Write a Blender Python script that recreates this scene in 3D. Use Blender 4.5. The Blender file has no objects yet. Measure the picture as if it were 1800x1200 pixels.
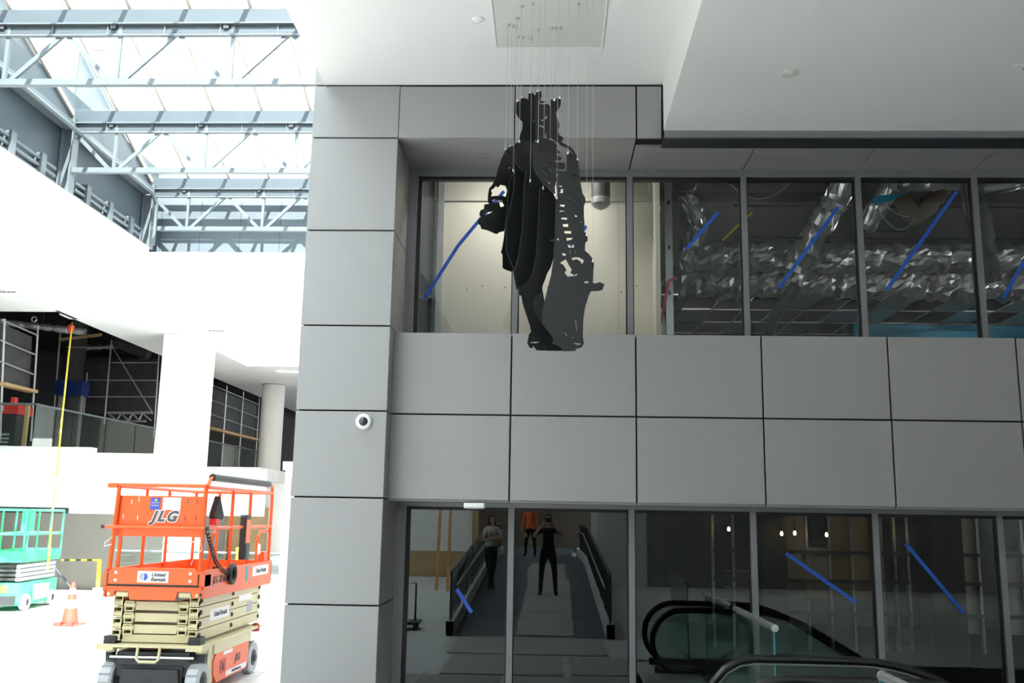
import bpy, bmesh, math, random
from mathutils import Vector, Matrix, geometry
random.seed(7)
sc = bpy.context.scene
C = sc.collection

# ------------------------------------------------------------------ camera
FPX = 1672.6                      # focal length in pixels of the 1800x1200 frame
PITCH, YAW, ROLL = .18293, .041618, .017126
CAMZ = 2.0
cam_d = bpy.data.cameras.new('camera'); cam = bpy.data.objects.new('camera', cam_d); C.objects.link(cam)
cam_d.sensor_width = 36.0; cam_d.lens = FPX / 1800 * 36.0; cam_d.clip_start = .05; cam_d.clip_end = 400
MR = (Matrix.Rotation(YAW, 3, 'Z') @ Matrix.Rotation(PITCH, 3, 'X') @ Matrix(((1, 0, 0), (0, 0, -1), (0, 1, 0))) @ Matrix.Rotation(ROLL, 3, 'Z'))
cam.matrix_world = Matrix.Translation((0, 0, CAMZ)) @ MR.to_4x4()
sc.camera = cam

# ------------------------------------------------------------------ sky, sun, exposure
world = bpy.data.worlds.new('sky'); sc.world = world; world.use_nodes = True
bg = world.node_tree.nodes['Background']
bg.inputs[0].default_value = (.86, .935, 1.0, 1); bg.inputs[1].default_value = 4.0
sun_d = bpy.data.lights.new('sun', 'SUN'); sun = bpy.data.objects.new('sun', sun_d); C.objects.link(sun)
sun_d.energy = 14.0; sun_d.angle = .009; sun_d.color = (1, .96, .90)
sun.location = (0, -10, 30)
sun.rotation_euler = Vector((-.17, .62, -.76)).to_track_quat('-Z', 'Y').to_euler()
por_d = bpy.data.lights.new('skylight_portal', 'AREA'); por = bpy.data.objects.new('skylight_portal', por_d); C.objects.link(por)
por_d.shape = 'RECTANGLE'; por_d.size = 9.6; por_d.size_y = 47; por_d.cycles.is_portal = True
por.location = (-6.9, 3.2, 13.6)
po2_d = bpy.data.lights.new('added_skylight_portal', 'AREA'); po2 = bpy.data.objects.new('added_skylight_portal', po2_d); C.objects.link(po2)  # sampling portal for the added rear skylight
po2_d.shape = 'RECTANGLE'; po2_d.size = 10.5; po2_d.size_y = 8.2; po2_d.cycles.is_portal = True; po2.location = (7.25, -15.9, 7.0)
sc.view_settings.view_transform = 'Standard'; sc.view_settings.look = 'None'
sc.view_settings.gamma = 1.0; sc.view_settings.use_curve_mapping = False
sc.view_settings.exposure = 1.25
cy = sc.cycles
cy.max_bounces = 10; cy.diffuse_bounces = 6; cy.glossy_bounces = 4; cy.transmission_bounces = 4; cy.transparent_max_bounces = 16
cy.caustics_reflective = False; cy.caustics_refractive = False

# ------------------------------------------------------------------ pixel -> point on a known plane
def at(px, py, X=None, Y=None, Z=None):
    d = MR @ Vector(((px - 900) / FPX, (600 - py) / FPX, -1.0))
    t = X / d.x if X is not None else Y / d.y if Y is not None else (Z - CAMZ) / d.z
    return Vector((0, 0, CAMZ)) + d * t

# ------------------------------------------------------------------ materials
MATS = {}
def mat(name, col, rough=.5, metal=0.0, var=.06, scale=6.0, bump=0.0, emit=0.0, spec=.5, stretch=None, bscale=None):
    if name in MATS: return MATS[name]
    m = bpy.data.materials.new(name); m.use_nodes = True
    nt = m.node_tree; b = nt.nodes['Principled BSDF']
    b.inputs['Roughness'].default_value = rough; b.inputs['Metallic'].default_value = metal
    b.inputs['Specular IOR Level'].default_value = spec
    tc = nt.nodes.new('ShaderNodeTexCoord'); mp = nt.nodes.new('ShaderNodeMapping')
    if stretch: mp.inputs['Scale'].default_value = stretch
    nz = nt.nodes.new('ShaderNodeTexNoise'); nz.inputs['Scale'].default_value = scale; nz.inputs['Detail'].default_value = 4
    rp = nt.nodes.new('ShaderNodeValToRGB')
    lo = [max(0, c * (1 - var)) for c in col]; hi = [min(1, c * (1 + var)) for c in col]
    rp.color_ramp.elements[0].position = .3; rp.color_ramp.elements[1].position = .7
    rp.color_ramp.elements[0].color = (*lo, 1); rp.color_ramp.elements[1].color = (*hi, 1)
    L = nt.links.new
    L(tc.outputs['Object'], mp.inputs[0]); L(mp.outputs[0], nz.inputs['Vector']); L(nz.outputs[0], rp.inputs[0]); L(rp.outputs[0], b.inputs['Base Color'])
    if bump:
        n2 = nt.nodes.new('ShaderNodeTexNoise'); n2.inputs['Scale'].default_value = bscale or scale * 5; n2.inputs['Detail'].default_value = 3
        bp = nt.nodes.new('ShaderNodeBump'); bp.inputs['Strength'].default_value = bump; bp.inputs['Distance'].default_value = .02
        L(mp.outputs[0], n2.inputs['Vector']); L(n2.outputs[0], bp.inputs['Height']); L(bp.outputs[0], b.inputs['Normal'])
    if emit:
        b.inputs['Emission Color'].default_value = (*col, 1); b.inputs['Emission Strength'].default_value = emit
    MATS[name] = m; return m

def glass(name, tint, refl, rough=0.0):
    m = bpy.data.materials.new(name); m.use_nodes = True; nt = m.node_tree
    nt.nodes.remove(nt.nodes['Principled BSDF']); out = nt.nodes['Material Output']
    tr = nt.nodes.new('ShaderNodeBsdfTransparent'); tr.inputs[0].default_value = (*tint, 1)
    gl = nt.nodes.new('ShaderNodeBsdfGlossy'); gl.inputs['Roughness'].default_value = rough; gl.inputs[0].default_value = (.95, 1, .98, 1)
    lw = nt.nodes.new('ShaderNodeLayerWeight'); lw.inputs[0].default_value = .5
    pw = nt.nodes.new('ShaderNodeMath'); pw.operation = 'POWER'; pw.inputs[1].default_value = 5.0
    ad = nt.nodes.new('ShaderNodeMath'); ad.operation = 'MULTIPLY_ADD'; ad.inputs[1].default_value = .8; ad.inputs[2].default_value = refl + .02; ad.use_clamp = True
    mx = nt.nodes.new('ShaderNodeMixShader'); L = nt.links.new
    L(lw.outputs['Facing'], pw.inputs[0]); L(pw.outputs[0], ad.inputs[0]); L(ad.outputs[0], mx.inputs[0]); L(tr.outputs[0], mx.inputs[1]); L(gl.outputs[0], mx.inputs[2]); L(mx.outputs[0], out.inputs[0])
    MATS[name] = m; return m

PANEL = mat('panel_grey', (.332, .330, .326),   .45, .12, .010, 2.0, stretch=(30, 30, .6))
JOINT = mat('joint_black', (.012, .012, .013), .8, var=.02)
FRAME = mat('frame_aluminium', (.27, .275, .285), .38, .5, .04, 3)
FRAMED = mat('frame_dark', (.02, .021, .023), .4, .2, .04, 3)
WHITE = mat('white_paint', (.83, .83, .81), .7, 0, .01, .6)
PLATEW = mat('access_panel_white', (.66, .66, .62), .6, 0, .01, 1)
WHITEB = mat('white_plaster', (.86, .86, .85), .75, 0, .02, .5)
BEIGE = mat('grey_beige_wall', (.215, .205, .185), .8, 0, .04, .7)
FLOORM = mat('terrazzo_floor', (.60, .60, .59), .45, 0, .05, 9)
FLOOR2 = mat('floor_board', (.66, .66, .65), .5, 0, .04, 3)
BLUEG = mat('steel_blue_grey', (.042, .056, .066), .5, .1, .05, 1.2)
STEEL = mat('painted_steel_pale', (.095, .115, .125), .45, .1, .05, 2)
CREAM = mat('cream_mullion', (.46, .42, .35), .5, 0, .03, 2)
BLACKM = mat('sculpture_black', (.0075, .0085, .0095), .42, .0, .2, 2.5, .03, spec=.35)
CABLE = mat('steel_cable', (.62, .62, .60), .35, .8, .02, 5)
CHROME = mat('polished_steel', (.85, .85, .84), .25, .9, .02, 5)
ORANGE = mat('orange_paint', (.80, .115, .018), .38, 0, .06, 3)
CREAMP = mat('cream_paint', (.62, .56, .33), .42, 0, .05, 3)
BLACKP = mat('black_plastic', (.016, .017, .018), .5, 0, .1, 5)
DARKG = mat('dark_grey_metal', (.045, .047, .05), .5, .3, .1, 4)
TYRE = mat('grey_rubber', (.50, .51, .53), .8, 0, .08, 8, .15)
GREEN = mat('green_paint', (.06, .52, .24), .45, 0, .1, 4)
BLUETAPE = mat('blue_tape', (.020, .110, .55), .6, 0, .08, 12)
YELLOW = mat('yellow_paint', (.85, .65, .05), .5, 0, .05, 4)
REDM = mat('red_paint', (.65, .04, .03), .5, 0, .08, 4)
PINKRED = mat('red_webbing', (.62, .03, .07), .7, 0, .08, 20)
FOIL = mat('foil_wrap', (.68, .68, .66), .30, .72, .25, 3, 1.0, bscale=3.5)
DRY = mat('drywall_cream', (.62, .585, .49), .85, 0, .02, 1.2)
STUD = mat('galvanised_steel', (.55, .58, .60), .35, .7, .08, 6)
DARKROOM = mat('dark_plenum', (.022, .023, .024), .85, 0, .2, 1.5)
DUCTG = mat('grey_duct', (.075, .075, .072), .55, .2, .15, 4, .3)
TILEW = mat('ceiling_tile', (.70, .70, .68), .8, 0, .02, 4)
BLUEW = mat('bright_blue_wall', (.012, .27, .42), .6, 0, .04, 2)
WOOD = mat('raw_wood', (.50, .33, .17), .65, 0, .15, 3, .1, stretch=(1, 8, 8))
TAN = mat('tan_board', (.42, .29, .15), .7, 0, .1, 2)
GALV = mat('scaffold_tube', (.50, .50, .50), .4, .6, .08, 6)
SHEET = mat('black_debris_sheet', (.05, .051, .053), .6, 0, .25, 2, .5, bscale=5)
CONC = mat('concrete_ramp', (.60, .59, .57), .8, 0, .1, 3)
BOARD = mat('hardboard_protection', (.40, .37, .33), .75, 0, .08, 2)
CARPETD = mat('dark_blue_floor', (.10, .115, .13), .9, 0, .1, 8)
RUBBER = mat('handrail_rubber', (.011, .011, .012), .28, 0, .1, 8)
SKIN = mat('skin', (.52, .33, .25), .6, 0, .05, 9)
CLOTHB = mat('black_cloth', (.012, .012, .014), .85, 0, .15, 9)
CLOTHN = mat('navy_cloth', (.02, .025, .04), .85, 0, .15, 9)
CLOTHW = mat('white_cloth', (.60, .60, .60), .85, 0, .1, 9)
CLOTHO = mat('orange_cloth', (.85, .14, .03), .8, 0, .08, 9)
HAIR = mat('dark_hair', (.025, .016, .012), .6, 0, .3, 20)
BRICK = mat('pale_building', (.40, .37, .34), .8, 0, .08, .4)
WARM = mat('bulb_glow', (1, .62, .28), .4, emit=9.0)
LAMPW = mat('lamp_diffuser', (1, .98, .94), .5, emit=45.0)
CONEO = mat('cone_orange', (.42, .055, .032), .55, 0, .06, 6)
STICKW = mat('sticker_white', (.80, .80, .80), .5, 0, .02, 9)
STICKB = mat('sticker_blue', (.04, .09, .45), .5, 0, .02, 9)
STICKG = mat('sticker_grey', (.35, .37, .40), .5, 0, .02, 9)
INK = mat('dark_ink', (.035, .037, .04), .5, 0, .02, 9)
TEAL = mat('teal_tag', (.05, .35, .36), .6, 0, .02, 9)
G_STORE = glass('storefront_glass', (.74, .76, .76), .045)
G_UP = glass('upper_glass', (.97, .98, .98), .012)
G_SKY = glass('skylight_glass', (.93, .96, .97), .01)
G_RAIL = glass('balustrade_glass', (.86, .90, .88), .05)
G_ESC = glass('escalator_glass', (.86, .93, .91), .03)

# ------------------------------------------------------------------ mesh builder
class MB:
    def __init__(s): s.v = []; s.f = []; s.mi = []
    def add(s, vs, fs, m=0):
        o = len(s.v); s.v += [tuple(v) for v in vs]; s.f += [tuple(i + o for i in f) for f in fs]; s.mi += [m] * len(fs); return s
    def box(s, a, b, m=0):
        x0, y0, z0 = [min(p, q) for p, q in zip(a, b)]; x1, y1, z1 = [max(p, q) for p, q in zip(a, b)]
        return s.add([(x0, y0, z0), (x1, y0, z0), (x1, y1, z0), (x0, y1, z0), (x0, y0, z1), (x1, y0, z1), (x1, y1, z1), (x0, y1, z1)],
                     [(0, 3, 2, 1), (4, 5, 6, 7), (0, 1, 5, 4), (1, 2, 6, 5), (2, 3, 7, 6), (3, 0, 4, 7)], m)
    def bbox(s, a, b, c=.01, m=0):      # box with chamfered vertical+horizontal edges in the XZ face (towards -Y)
        x0, y0, z0 = [min(p, q) for p, q in zip(a, b)]; x1, y1, z1 = [max(p, q) for p, q in zip(a, b)]
        return s.add([(x0 + c, y0, z0 + c), (x1 - c, y0, z0 + c), (x1 - c, y0, z1 - c), (x0 + c, y0, z1 - c),
                      (x0, y0 + c, z0), (x1, y0 + c, z0), (x1, y0 + c, z1), (x0, y0 + c, z1), (x0, y1, z0), (x1, y1, z0), (x1, y1, z1), (x0, y1, z1)],
                     [(0, 1, 2, 3), (0, 4, 5, 1), (1, 5, 6, 2), (2, 6, 7, 3), (3, 7, 4, 0), (4, 8, 9, 5), (5, 9, 10, 6), (6, 10, 11, 7), (7, 11, 8, 4), (8, 11, 10, 9)], m)
    def beam(s, p0, p1, w, h, up=(0, 0, 1), m=0):
        p0, p1 = Vector(p0), Vector(p1); d = (p1 - p0).normalized(); u = Vector(up)
        if abs(d.dot(u)) > .99: u = Vector((1, 0, 0))
        r = d.cross(u).normalized(); u = r.cross(d)
        vs = [p + r * (a * w / 2) + u * (b * h / 2) for p in (p0, p1) for a, b in ((-1, -1), (1, -1), (1, 1), (-1, 1))]
        return s.add(vs, [(0, 1, 2, 3), (7, 6, 5, 4), (0, 4, 5, 1), (1, 5, 6, 2), (2, 6, 7, 3), (3, 7, 4, 0)], m)
    def tube(s, pts, r, n=8, m=0, close=False, caps=True):
        pts = [Vector(p) for p in pts]; N = len(pts); rs = r if isinstance(r, (list, tuple)) else [r] * N
        vs = []; prev = None
        for i, p in enumerate(pts):
            a = pts[i - 1] if i > 0 or close else p; b = pts[(i + 1) % N] if i < N - 1 or close else p
            d = (b - a).normalized()
            if prev is None:
                u = Vector((0, 0, 1)) if abs(d.z) < .9 else Vector((1, 0, 0))
            else: u = prev
            x = d.cross(u)
            if x.length < 1e-5: x = d.cross(Vector((0, 1, 0)))
            x.normalize(); u = x.cross(d).normalized(); prev = u
            vs += [p + (x * math.cos(2 * math.pi * k / n) + u * math.sin(2 * math.pi * k / n)) * rs[i] for k in range(n)]
        fs = []
        for i in range(N if close else N - 1):
            j = (i + 1) % N
            fs += [(i * n + k, i * n + (k + 1) % n, j * n + (k + 1) % n, j * n + k) for k in range(n)]
        if caps and not close: fs += [tuple(range(n))[::-1], tuple(range((N - 1) * n, N * n))]
        return s.add(vs, fs, m)
    def cyl(s, p0, p1, r, n=12, m=0): return s.tube([p0, p1], r, n, m)
    def lathe(s, c, prof, n=20, axis='Z', m=0):
        vs = []; fs = []; c = Vector(c); k = len(prof)
        for i in range(n):
            a = 2 * math.pi * i / n
            for r, h in prof:
                q = (r * math.cos(a), r * math.sin(a), h)
                vs.append(c + Vector(q if axis == 'Z' else (q[2], q[0], q[1]) if axis == 'X' else (q[0], q[2], q[1])))
        for i in range(n):
            j = (i + 1) % n
            fs += [(i * k + t, j * k + t, j * k + t + 1, i * k + t + 1) for t in range(k - 1)]
        return s.add(vs, fs, m)
    def prism(s, poly, vec, m=0, holes=()):     # poly: 3-D points in one plane; extruded by vec
        loops = [[Vector(p) for p in poly]] + [[Vector(p) for p in h] for h in holes]
        tris = geometry.tessellate_polygon(loops); flat = [p for l in loops for p in l]; n = len(flat); vec = Vector(vec)
        fs = [tuple(t) for t in tris] + [tuple(i + n for i in reversed(t)) for t in tris]
        o = 0
        for l in loops:
            k = len(l); fs += [(o + i, o + (i + 1) % k, n + o + (i + 1) % k, n + o + i) for i in range(k)]; o += k
        return s.add(flat + [p + vec for p in flat], fs, m)
    def build(s, name, m, parent=None, smooth=False, local=False):
        me = bpy.data.meshes.new(name); vs = s.v
        if parent is not None and not local:
            inv = WM[parent.name].inverted(); vs = [tuple(inv @ Vector(v)) for v in vs]
        me.from_pydata(vs, [], s.f)
        for k in (m if isinstance(m, (list, tuple)) else [m]): me.materials.append(k)
        if any(s.mi): me.polygons.foreach_set('material_index', s.mi)
        bm = bmesh.new(); bm.from_mesh(me); bmesh.ops.recalc_face_normals(bm, faces=bm.faces); bm.to_mesh(me); bm.free()
        if smooth:
            for p in me.polygons: p.use_smooth = len(p.vertices) <= 4
            try: me.set_sharp_from_angle(angle=math.radians(38))
            except Exception: pass
        o = bpy.data.objects.new(name, me); C.objects.link(o)
        if parent is not None: o.parent = parent; WM[o.name] = WM[parent.name].copy()
        else: WM[o.name] = Matrix()
        return o
WM = {}
def tag(o, label, cat, group=None, kind=None):
    o['label'] = label; o['category'] = cat
    if group: o['group'] = group
    if kind: o['kind'] = kind
    return o
def struct(o, label, cat): return tag(o, label, cat, kind='structure')
def thing(name, loc, label, cat, group=None, rz=0.0, kind=None):
    o = bpy.data.objects.new(name, None); C.objects.link(o); o.empty_display_size = .1
    o.location = loc; o.rotation_euler = (0, 0, rz)
    WM[o.name] = Matrix.Translation(loc) @ Matrix.Rotation(rz, 4, 'Z')
    return tag(o, label, cat, group, kind)
def copy_tree(src, loc, rz=0.0, parent=None):
    def rec(o, par):
        c = o.copy(); C.objects.link(c)
        if par is not None: c.parent = par
        for ch in list(o.children): rec(ch, c)
        return c
    c = rec(src, parent); c.location = loc; c.rotation_euler = (0, 0, rz); return c
def share(name, src, loc, parent):      # another object with the same mesh, under the same parent
    o = bpy.data.objects.new(name, src.data); C.objects.link(o); o.parent = parent; o.location = loc; return o
def text(body, size, m, parent, M, name='lettering', shear=0.0, bold=0.0, width=None):
    cu = bpy.data.curves.new(name, 'FONT'); cu.body = body; cu.size = size; cu.extrude = .0015; cu.shear = shear; cu.offset = bold
    cu.align_x = 'CENTER'; cu.align_y = 'CENTER'; cu.materials.append(m); cu.resolution_u = 3
    if width: cu.space_character = width
    f = bpy.data.objects.new('tmp', cu); C.objects.link(f)
    me = bpy.data.meshes.new_from_object(f.evaluated_get(bpy.context.evaluated_depsgraph_get())); bpy.data.objects.remove(f)
    me.transform(M); o = bpy.data.objects.new(name, me); C.objects.link(o); o.parent = parent; WM[o.name] = WM[parent.name]
    return o
FACE_FRONT = Matrix.Rotation(math.radians(90), 4, 'X')                       # reads from -Y
FACE_RIGHT = Matrix.Rotation(math.radians(90), 4, 'Z') @ FACE_FRONT         # reads from +X

# ================================================================== THE SETTING
GY, PY, SY = 10.5, 9.55, 9.8                 # glass, pillar/beam and spandrel planes
MX = [-1.66, -.41, .885, 2.18, 3.47, 4.77, 6.07, 7.37]
ZL = [-.0, 1.13, 2.17, 3.04, 3.92, 4.94, 5.97, 6.57, 7.6]
J = .008                                    # half joint width

# floor of the atrium and of the hall in front of the glass, with its boards
fl = struct(MB().box((-30, 4.2, -.25), (1.2, 9.0, 0)).box((-30, 9.0, -.25), (14, 55, 0)).box((1.2, 4.2, -.25), (14, 6.6, 0)).build('floor', FLOORM), 'pale polished floor running from the glass storefront out into the sunlit atrium', 'floor')
fp0 = MB().box((0, 0, 0), (1.77, 1.77, .006)).build('floor_panel', FLOOR2, fl)
fp0.location = (-14.4, 9.0, 0)
for i in range(7):
    for j in range(9):
        if i + j: share('floor_panel', fp0, (-14.4 + i * 1.8, 9.0 + j * 1.8, 0), fl)

# pillar clad in grey panels
pil = struct(MB().box((-2.56, PY + .03, 0), (-1.69, GY + .4, 7.6)).build('pillar', JOINT), 'tall pillar clad in grey metal panels at the corner of the storefront', 'pillar')
for k in range(8):
    z0, z1 = ZL[k] + J, ZL[k + 1] - J
    MB().bbox((-2.585, PY, z0), (-1.655, PY + .03, z1), .004).build('panel', PANEL, pil)
    MB().box((-1.69, PY + .032, z0), (-1.655, GY - .02, z1)).build('panel', PANEL, pil)
    MB().box((-2.585, PY + .032, z0), (-2.56, GY + .4, z1)).build('panel', PANEL, pil)

# spandrel band of grey panels between the two storeys
spn = struct(MB().box((-1.655, SY + .03, 2.17), (8.5, GY + .35, 3.87)).build('wall_front', JOINT), 'band of large grey metal panels between the upper and lower windows', 'wall')
for k in (2, 3):
    for i in range(len(MX) - 1):
        z0, z1 = ZL[k] + (0 if k == 2 else J), ZL[k + 1] - (J if k == 2 else .02)
        x0 = MX[i] + (J if i else .005); x1 = MX[i + 1] - J
        MB().bbox((x0, SY, z0), (x1, SY + .03, z1), .004).build('panel', PANEL, spn)
for i in range(len(MX) - 1):
    MB().box((MX[i] + J, SY + .002, 3.88), (MX[i + 1] - J, GY + .1, 3.90)).build('cap_panel', PANEL, spn)
    MB().box((MX[i] + J, SY + .032, 2.15), (MX[i + 1] - J, GY + .1, 2.169)).build('soffit_panel', PANEL, spn)

# beam above the upper windows, its soffit panels
bm_ = struct(MB().box((-1.655, PY + .03, 6.0), (1.15, GY + .3, 6.6)).box((1.15, 9.62, 6.0), (8.5, GY + .3, 6.6)).build('beam', JOINT), 'grey panelled beam over the upper windows below the white ceiling', 'beam')
for x0, x1 in ((-1.655, -.41), (-.41, .885), (.885, 1.155)):
    MB().bbox((x0 + (J if x0 > -1 else -.002 + J), PY, 5.972), (x1 - J, PY + .03, 6.555), .004).build('panel', PANEL, bm_)
for i in range(len(MX) - 1):
    y0 = PY + .032 if i < 2 else 9.78
    MB().box((MX[i] + J, y0, 5.965), (MX[i + 1] - J, 9.985, 5.99)).build('soffit_panel', PANEL, bm_)
    MB().box((MX[i] + J, 9.992, 5.965), (MX[i + 1] - J, GY, 5.99)).build('soffit_panel', PANEL, bm_)
MB().bbox((1.17, 9.47, 5.945), (8.5, 9.50, 6.02), .004).build('edge_trim', FRAME, bm_)
MB().box((1.165, 9.502, 5.945), (8.5, 9.77, 5.965)).build('edge_soffit', DARKG, bm_)

# white ceilings
ce = struct(MB().box((-2.47, -22, 6.575), (1.16, PY + .02, 7.0)).box((-2.47, PY + .02, 6.6), (14, GY + .3, 7.9)).build('ceiling', WHITE), 'smooth white upper ceiling above the hanging figure', 'ceiling')
cl = struct(MB().box((1.16, -11.8, 6.02), (14, 9.47, 6.98)).box((1.16, -22, 6.02), (2.0, -11.8, 6.98)).box((2.0, -22, 6.02), (14, -20, 6.98)).box((12.5, -20, 6.02), (14, -11.8, 6.98)).build('ceiling_lower', WHITE), 'lower white dropped ceiling beside the hanging figure', 'ceiling')
MB().box((-2.46, PY + .0, 6.558), (1.16, PY + .02, 6.576)).build('shadow_gap', JOINT, ce)
struct(MB().box((-2.47, -22, 7.0), (-2.25, PY, 13.4)).box((-2.47, PY, 7.9), (-2.25, 26.3, 13.4)).build('wall_right', WHITEB), 'white upper wall of the atrium above the ceiling edge', 'wall')

def disc(name, c, r, m, label, cat, m2=None):
    t = thing(name, c, label, cat)
    MB().lathe((0, 0, 0), [(r, 0), (r, -.008), (r * .86, -.014), (r * .84, -.008), (0, -.008)], 24).build('rim', m, t, True, True)
    MB().lathe((0, 0, 0), [(r * .82, -.0085), (r * .5, -.018), (0, -.02)], 20).build('cover', m2 or m, t, True, True)
disc('sprinkler_cover', (-.71, 8.19, 6.575), .06, WHITE, 'small round white cover on the upper ceiling beside the square plate', 'ceiling cover')
disc('sprinkler_cover', (2.15, 8.16, 6.02), .075, PLATEW, 'small round off-white cover on the dropped ceiling', 'ceiling cover')
disc('sprinkler_cover', tuple(at(853, 274, Z=5.965)), .055, PANEL, 'small round grey cover in the grey soffit above the windows', 'ceiling cover')
t = thing('slot_diffuser', (4.33, 8.06, 6.02), 'narrow dark slot in the dropped ceiling at the edge of view', 'vent')
MB().box((-.25, -.05, -.006), (.6, .05, 0)).build('frame', WHITE, t, local=True); MB().box((-.14, -.03, -.009), (.58, .03, -.005)).build('slot', JOINT, t, local=True)

# ------------------------------------------------------------------ curtain walls
def glazing(name, z0, z1, gm, label, zsill):
    w = struct(MB().box((MX[0] + .02, GY - .05, z1), (8.5, GY + .09, z1 + .09)).build(name, FRAME), label, 'window')
    MB().box((MX[0] + .02, GY - .03, z1 - .035), (8.5, GY + .05, z1)).build('head_channel', FRAMED, w)
    MB().box((MX[0] + .02, GY - .05, zsill - .06), (8.5, GY + .09, zsill)).build('sill', FRAME, w)
    mu = MB().box((-.032, -.05, 0), (.032, .09, z1 - zsill)).build('mullion', FRAME, w)
    gk = MB().box((-.045, -.02, 0), (.045, .04, z1 - zsill)).build('gasket', FRAMED, w)
    for i, x in enumerate(MX):
        xx = x + (.075 if i == 0 else 0)
        if i == 0: mu.location = (xx, GY, zsill); gk.location = (xx + .03, GY, zsill)
        else:
            share('mullion', mu, (xx, GY, zsill), w); share('gasket', gk, (xx, GY, zsill), w)
    for i in range(len(MX) - 1):
        MB().box((MX[i] + (.1 if i == 0 else .03), GY + .0, zsill), (MX[i + 1] - .03, GY + .012, z1 - .02)).build('pane', gm, w)
    return w
w1 = glazing('window_1', 4.0, 5.875, G_UP, 'upper row of tall windows in grey aluminium frames', 3.96)
w2 = glazing('window_2', 0.0, 2.105, G_STORE, 'ground floor row of dark reflective storefront glass in aluminium frames', .06)
MB().box((MX[0] + .0, GY - .06, 0), (MX[0] + .045, GY + .1, 2.15)).build('jamb', FRAME, w2)
MB().box((MX[0] + .0, GY - .06, 3.9), (MX[0] + .045, GY + .1, 5.97)).build('jamb', FRAME, w1)

# ------------------------------------------------------------------ rooms behind the glass
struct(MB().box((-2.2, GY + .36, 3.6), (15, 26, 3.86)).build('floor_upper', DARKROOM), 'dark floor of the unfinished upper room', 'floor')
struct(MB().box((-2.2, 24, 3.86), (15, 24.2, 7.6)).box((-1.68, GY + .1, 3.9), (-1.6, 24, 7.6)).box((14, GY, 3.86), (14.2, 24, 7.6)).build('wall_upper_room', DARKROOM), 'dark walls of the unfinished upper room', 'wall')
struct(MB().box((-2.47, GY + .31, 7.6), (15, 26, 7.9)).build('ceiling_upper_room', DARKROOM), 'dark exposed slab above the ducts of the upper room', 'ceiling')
dw = struct(MB().box((-1.55, 12.0, 3.86), (1.30, 12.12, 6.12)).build('wall_partition', DRY), 'cream drywall partition just inside the upper windows', 'wall')
MB().box((-1.55, 11.97, 6.10), (1.30, 12.12, 6.5)).build('header_board', mat('drywall_darker', (.44, .42, .35), .85, 0, .03, 1.5), dw)  # top strip in a darker tone than the partition below
MB().box((1.30, 11.6, 3.86), (1.36, 12.12, 6.5)).build('return_board', DRY, dw)
MB().box((-1.50, 11.93, 3.9), (-1.42, 12.0, 6.4)).build('corner_stud', STUD, dw)
for x in (-.3, .86):
    MB().box((x, 11.997, 3.9), (x + .006, 12.0, 6.1)).build('board_seam', mat('seam_shadow', (.45, .43, .36), .9, 0, .05, 3), dw)
random.seed(3)
scr = MB().lathe((0, 0, 0), [(.009, 0), (.009, .003), (0, .003)], 8, 'Y').build('screw_head', DARKG, dw); scr.location = (-.9, 11.994, 4.95)
for x in (-1.1, -.6, -.35, -.05, .2, .5, .9, 1.1):
    share('screw_head', scr, (x, 11.994, 4.93 + random.uniform(-.05, .05)), dw)

# studs at the end of the partition
for n, (x, y, lab) in enumerate(((1.50, 11.85, 'bright galvanised steel stud standing beside the cream partition end'), (1.40, 12.45, 'shaded galvanised steel stud behind the bright one'))):
    t = thing('steel_stud', (x, y, 3.86), lab, 'stud', 'steel studs by the partition')
    MB().box((-.045, -.02, 0), (.045, -.017, 2.7)).box((-.045, -.017, 0), (-.042, .04, 2.7)).box((.042, -.017, 0), (.045, .04, 2.7)).build('channel', STUD, t, local=True)
    for z in (.35, .95, 1.55, 2.15):
        MB().box((-.014, -.023, z), (.014, -.0195, z + .05)).build('knockout', JOINT, t, local=True)
tag(MB().beam((1.46, 12.6, 6.2), (1.36, 14.2, 6.95), .05, .08).build('steel_brace', STUD), 'short steel brace slanting back from the stud tops', 'brace')
q = [at(1158, 583, Y=11.75), at(1168, 535, Y=11.75), at(1175, 494, Y=11.75), at(1189, 487, Y=11.75)]
mb = MB()
for a, b in zip(q, q[1:]): mb.beam(a, b, .035, .008, (0, 1, 0))
tag(mb.build('red_strap', PINKRED), 'red webbing strap tied to the bright steel stud', 'strap')
tag(MB().prism([at(1160, 588, Y=11.9), at(1172, 588, Y=11.9), at(1166, 540, Y=11.9), at(1160, 542, Y=11.9)], (0, .01, 0)).build('paper_sheet', STICKW), 'white paper sheet leaning at the foot of the steel studs', 'paper')

def wire(name, pts, r, m, label, cat='cable', group=None):
    return tag(MB().tube(pts, r, 6).build(name, m, None, True), label, cat, group)
def arc(p0, p1, sag, n=10):
    p0, p1 = Vector(p0), Vector(p1)
    return [p0.lerp(p1, i / n) - Vector((0, 0, sag * 4 * (i / n) * (1 - i / n))) for i in range(n + 1)]
GW = mat('grey_wire', (.35, .35, .34), .5, 0, .05, 5)
wire('loose_cable', [at(a, b, Y=11.8) for a, b in ((1140, 320), (1139, 380), (1143, 410), (1156, 440), (1162, 500), (1160, 560))], .006, GW, 'thin loose cable hanging down at the partition end')
wire('loose_cable', arc(at(1284, 324, Y=12.2), at(1385, 324, Y=12.2), .2), .009, GW, 'grey cable loop hanging in the second bay right of the partition')
wire('loose_cable', arc(at(1542, 365, Y=12.4), at(1608, 385, Y=12.4), .22), .009, GW, 'grey cable loop hanging in the third bay below the brown board')
wire('loose_cable', arc(at(1556, 360, Y=12.6), at(1600, 380, Y=12.6), .05), .009, GW, 'short cable sagging above the larger loop in the third bay')

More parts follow.
